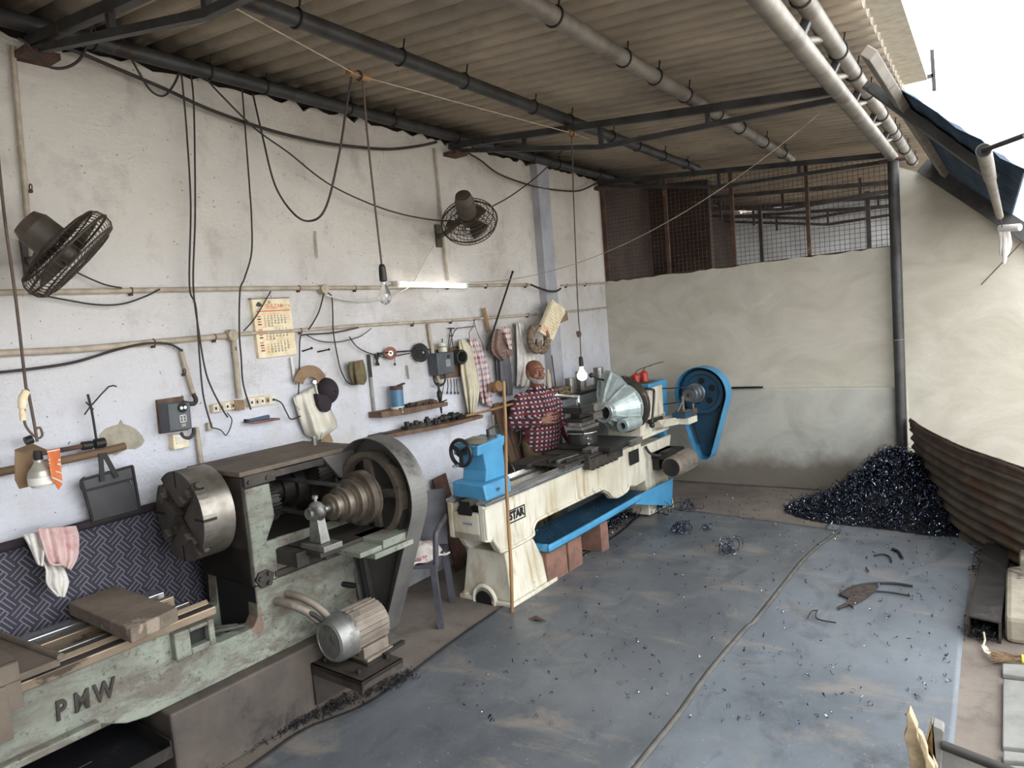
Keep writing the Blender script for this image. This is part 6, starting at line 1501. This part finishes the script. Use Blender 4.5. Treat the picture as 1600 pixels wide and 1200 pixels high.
lip([(1313,929),(1330,918),(1350,913),(1372,911),(1400,912),(1426,916)], .010); lip([(1368,924),(1385,925),(1405,928),(1422,931)], .007); lip([(1310,951),(1325,945),(1333,951)], .007); lip([(1366,868),(1378,866),(1390,870),(1393,878)], .008); lip([(1394,858),(1404,862),(1410,872)], .014); lip([(1262,966),(1268,955),(1278,954)], .005); lip([(1276,955),(1277,967),(1306,973)], .005); lip([(1353,887),(1357,893)], .008)
# chips: short curled ribbons
def curl(mb, p, r, turns, pitch, w_, ax=None, n=10):
    ax = Vector(ax or (R.uniform(-1, 1), R.uniform(-1, 1), R.uniform(-.4, .7))).normalized(); u = ax.orthogonal().normalized(); b = ax.cross(u); m_ = max(4, int(n*turns)); vs = []; f0 = R.uniform(0, 6)
    for i in range(m_+1):
        a = f0+2*PI*turns*i/m_; c = p+u*(r*math.cos(a))+b*(r*math.sin(a))+ax*(pitch*i/m_); vs += [c-ax*w_/2, c+ax*w_/2]
    mb.add(vs, [[2*i, 2*i+1, 2*i+3, 2*i+2] for i in range(m_)], True)
def heap(mb, pts, n_, rr, hfun, spread):
    for _ in range(n_):
        p = hfun(); curl(mb, p, R.uniform(*rr), R.uniform(.3, 1.2), R.uniform(.0, .02), R.uniform(.002, .006))
# main heap in the far corner
hc = Vector((-.86, 7.22, 0))
def hz(x, y):
    a = math.exp(-(((x+.78)/.40)**2+((y-7.40)/.42)**2)); b_ = math.exp(-(((x+1.1)/.50)**2+((y-7.0)/.33)**2)); c_ = math.exp(-(((x+.42)/.30)**2+((y-6.95)/.35)**2))
    return max(0, .52*a+.17*b_+.18*c_-.035)
mb = MB(); mb.grid(lambda u, v: Vector((-1.85+1.75*u, 6.3+1.4*v, (hz(-1.85+1.75*u, 6.3+1.4*v)*.93 or -.05)+.002+.02*noise.noise(Vector((u*30, v*30, 0)))*(1 if hz(-1.85+1.75*u, 6.3+1.4*v) > .02 else 0))), 60, 50)
mb.build
base = mb; cur = MB(); k = 0
while k < 9500:
    x = R.uniform(-1.75, -.14); y = R.uniform(6.35, 7.70); z = hz(x, y)
    if z > .004 and R.random() < .4+z*1.6:
        big = R.random() < .06; curl(cur, Vector((x, y, z+R.uniform(-.01, .03))), R.uniform(.04, .085) if big else R.uniform(.008, .026), R.uniform(.3, 1.3), R.uniform(0, .03), R.uniform(.003, .007)); k += 1
t = root('swarf_heap', 'big heap of curled blue black steel swarf in the far corner by the corrugated sheet', 'swarf heap', (-.9, 7.1, 0))
t['kind'] = 'stuff'
b1 = base.build('heap_core', G['soil'], t); c1 = cur.build('curled_chips', G['chip'], t); b1['kind'] = 'stuff'; c1['kind'] = 'stuff'
def keep(f_):
    def g_():
        for _ in range(60):
            p = f_()
            if p.x > -2.80: return p
        return p
    return g_
def scatter(name, label, pts_fn, n_, rr, mat, w_=(.003, .006)):
    mb = MB()
    for _ in range(n_):
        p = pts_fn(); curl(mb, p, R.uniform(*rr), R.uniform(.3, 1.0), R.uniform(0, .012), R.uniform(*w_), n=8)
    return tag(mb.build(name, mat), label, 'swarf', None, 'stuff')
def along(px, wd, zz=.02):
    P_ = spl([onz(x, y, 0) for x, y in px], 6)
    def f_():
        i = R.randrange(len(P_)-1); p = P_[i].lerp(P_[i+1], R.random()); p = p+Vector((R.gauss(0, wd), R.gauss(0, wd), 0)); p.z = R.uniform(.008, zz); return p
    return f_
scatter('scattered_chips', 'fine dark steel chips scattered thinly over the floor sheets', keep(lambda: onz(R.uniform(700, 1500), 835+295*R.random()**1.8, .018)), 480, (.005, .014), G['chip'])
scatter('scattered_chips', 'dark chips scattered on the bare floor before the dado wall', lambda: onz(R.uniform(1060, 1330), R.uniform(768, 835), .012), 170, (.005, .014), G['chip'])
scatter('chip_drift', 'drift of dark chips along the near edge of the grey sheet under the green lathe', along([(330,1195),(400,1160),(470,1130),(530,1105),(600,1075),(640,1058)], .035, .03), 900, (.004, .012), G['soil'])
scatter('chip_drift', 'sparkling heap of dark chips beside the blue chip tray of the cream lathe', along([(905,850),(935,830),(960,815),(985,800),(1000,790)], .08, .11), 3200, (.007, .018), G['chip'])
scatter('chip_drift', 'thin line of dark chips between the grey sheet and the cream lathe', along([(850,905),(880,880),(915,858),(945,838)], .05, .012), 160, (.005, .011), G['chip'])
scatter('chip_drift', 'dark chips piled inside and beside the open channel on the open side', along([(1530,970),(1540,990),(1530,1000),(1563,985),(1567,960)], .035, .06), 700, (.005, .012), G['soil'])
scatter('chip_drift', 'dark chips gathered between the blue grey sheet and the steel channel', along([(1485,825),(1520,838),(1533,860),(1526,900)], .03, .02), 420, (.005, .012), G['chip'])
def tangle(px, py, r, n_, label, flat=.6):
    p = onz(px, py, .02); mb = MB()
    for _ in range(n_):
        q_ = p+Vector((R.gauss(0, r*.5), R.gauss(0, r*.5), r*.55+R.uniform(-.4, .4)*r)); rr = r*R.uniform(.45, .85)
        ax = Vector((R.uniform(-1, 1), R.uniform(-1, 1), R.uniform(-.3, .6))).normalized(); u = ax.orthogonal().normalized(); b = ax.cross(u); a0 = R.uniform(0, 6); tn = R.uniform(.5, 1.3)
        pts = []
        for i in range(18):
            a = a0+2*PI*tn*i/17; c = q_+u*(rr*math.cos(a))+b*(rr*math.sin(a))+ax*(.05*i/17); c.z = max(c.z, .02); pts.append(c)
        mb.tube(pts, .0035, 5, flat=.5)
    tag(mb.build('swarf_tangle', G['chip']), label, 'swarf')
tangle(1140, 862, .085, 16, 'springy tangle of steel swarf alone on the sheet, the one with the widest loops'); tangle(1065, 832, .07, 18, 'low tangle of swarf on the sheet in front of the blue tray end')
tangle(1104, 828, .035, 9, 'small blue tangle of swarf between the two bigger ones'); tangle(1024, 800, .11, 26, 'wide tangle of swarf rings against the far foot of the cream lathe'); tangle(1075, 795, .07, 16, 'flat tangle of swarf just beyond the far foot of the cream lathe')
tag(MB().prism([onz(x, y, .018) for x, y in ((826,967),(838,962),(853,971))], (0, 0, .004)).build('metal_scrap', G['rust']), 'small triangular rusty scrap on the grey sheet near the cream lathe', 'scrap')
tag(B(-.05, .05, -.03, .03, 0, .03).build('floor_stub', G['conduit']), 'x', 'x') if False else None
# rusty corrugated sheet standing on edge, curving along the open side
tp = spl([Vector((q_.x, min(q_.y, 7.66), q_.z)) for q_ in (onz(x, y, .78) for x, y in ((1425,650),(1440,668),(1470,684),(1500,698),(1550,716),(1600,733),(1660,752)))], 8)
t = root('corrugated_fence', 'rusty corrugated iron sheet standing on edge beside the swarf heap', 'fence', (-.2, 6.8, 0))
nT = len(tp)-1
def fn(u, v):
    f_ = u*nT; i = min(int(f_), nT-1); p = tp[i].lerp(tp[i+1], f_-i); d = (tp[min(i+1, nT)]-tp[max(i-1, 0)]); n_ = Vector((d.y, -d.x, 0)).normalized()
    z = .78*v+.004+.01*math.sin(u*20)*v; return Vector((p.x, p.y, z))+n_*(.013*math.cos(2*PI*z/.085)-.05*(1-v))
MB().grid(fn, 60, 110).build('sheet', G['rustsheet'], t, solid=.003)
mb = MB()
for i in range(0, nT, 1): mb.bar(tp[i]+Vector((0, 0, -.03)), tp[i+1]+Vector((0, 0, -.03)), .008, .085)
mb.build('top_band', G['rust'], t)
# steel channel, stone block, broom, kerb and slabs
a, b, c, d = onz(1513,962,.13), onz(1562,972,.13), onz(1576,850,.13), onz(1541,848,.13)
t = root('steel_channel', 'dark steel channel lying open end forward along the edge of the floor', 'channel', (-.08, 5.4, 0)); mb = MB()
mb.prism([a, b, c, d], (0, 0, -.01)); 
for p, q_ in ((a, d), (b, c)): mb.bar(p-Vector((0, 0, .065)), q_-Vector((0, 0, .065)), .012, .125)
mb.build('channel', G['dark'], t)
def stone(pts, z0, h, mat, name, label, cat, bv=.03):
    mb = MB().prism([onz(x, y, z0+h) for x, y in pts][::-1], (0, 0, -h)); return tag(mb.build(name, mat, bevel=bv), label, cat)
stone([(1570,962),(1612,968),(1615,880),(1572,884)], 0, .16, G['concrete'], 'stone_block', 'rough grey stone block at the edge of the floor above the broom', 'stone')
stone([(1592,868),(1625,868),(1625,838),(1594,840)], 0, .2, G['concrete'], 'stone_block', 'rounded stone behind the first block beside the corrugated sheet', 'stone')
t = root('straw_broom', 'straw hand broom with a yellow band lying on the slabs', 'broom', onz(1580, 1035, .03)); mb = MB()
p1 = onz(1596, 1030, .04); p2 = onz(1552, 1026, .03); dv = (p2-p1)
for i in range(130):
    e = Vector((R.gauss(0, .012), R.gauss(0, .022), R.uniform(-.02, .02))); mb.tube([p1+Vector((0, R.gauss(0, .012), R.gauss(0, .008))), p1+dv*R.uniform(.85, 1.05)+e], .0014, 3, False)
mb.build('straw', G['straw'], t); MB().cyl(p1-dv*.02, p1-dv*.5, .024, n=14).build('band', G['yellow'], t); MB().cyl(p1-dv*.5, p1-dv*2.2, .02, n=12).build('handle', G['straw'], t)
sl = [([(1566,1052),(1640,1062),(1640,1040),(1566,1036)], 'pale paving slab just below the broom'), ([(1566,1165),(1640,1172),(1640,1068),(1567,1060)], 'large pale paving slab at the edge of the yard'), ([(1567,1186),(1640,1192),(1640,1180),(1567,1172)], 'narrow paving slab below the large pale one'), ([(1566,1290),(1680,1300),(1650,1200),(1566,1194)], 'paving slab cut by the bottom edge of the photo')]
for pts, lab in sl: stone(pts, 0, .03, G['slab'], 'paving_slab', lab, 'slab', .006)
t = root('dry_leaf', 'yellowish dry leaf beside the open end of the channel', 'leaf', onz(1540, 1015, .02)); MB().prism([onz(x, y, .03) for x, y in ((1533,1008),(1541,1010),(1550,1022),(1548,1025),(1538,1019))], (0, 0, .002)).build('blade', G['cream cloth'], t); MB().tube([onz(1537, 988, .07), onz(1539, 1000, .05), onz(1536, 1010, .03)], .006, 6).build('stalk', G['conduit'], t)
# broken boards and pipe at the bottom edge
YJ = 2.72
def jp(x, y, d=0): return ony(x, y, YJ+d)
def shard(pts, th, mat, name, label, cat, d=0): return tag(MB().prism([jp(x, y, d) for x, y in pts], (.0, th, 0)).build(name, mat, bevel=.003), label, cat)
G['shard'] = mt('split pale wood', 'b5a384', '8f7d62', '6a5a47', sc=12, rough=.85, bump=.3)
shard([(1416,1115),(1421,1112),(1433,1140),(1433,1150),(1440,1170),(1452,1210),(1462,1330),(1440,1330),(1425,1215),(1418,1172),(1412,1152),(1417,1138)], .05, G['shard'], 'broken_board', 'jagged split board at the bottom edge, with the tallest pointed tip', 'board')
shard([(1434,1143),(1441,1150),(1449,1172),(1450,1184),(1460,1200),(1470,1330),(1452,1330),(1445,1183),(1438,1168)], .03, G['shard'], 'broken_board', 'short pale splinter board beside the tallest jagged one', 'board', -.06)
shard([(1455,1126),(1458,1125),(1454,1150),(1449,1163),(1465,1200),(1475,1330),(1462,1330),(1446,1160)], .02, G['shard'], 'broken_board', 'thin upright sliver between the jagged board and the pale block', 'board', -.02)
shard([(1458,1134),(1472,1140),(1475,1145),(1473,1166),(1470,1200),(1472,1330),(1466,1330),(1452,1165)], .06, G['slab'], 'pale_block', 'pale square block standing behind the broken boards', 'block', .05)
tag(MB().cyl(jp(1472, 1164, .05), jp(1660, 1237, .0), .017, n=12).build('iron_pipe', G['dark']), 'dark iron pipe slanting out of the bottom corner by the broken boards', 'pipe')
mb = MB().prism([jp(1470, 1170, .1), jp(1560, 1206, .1), jp(1600, 1300, .1), jp(1475, 1300, .1)], (0, .04, 0)); tag(mb.build('pale_sheet', G['slab']), 'pale sheet below the slanting iron pipe', 'sheet')
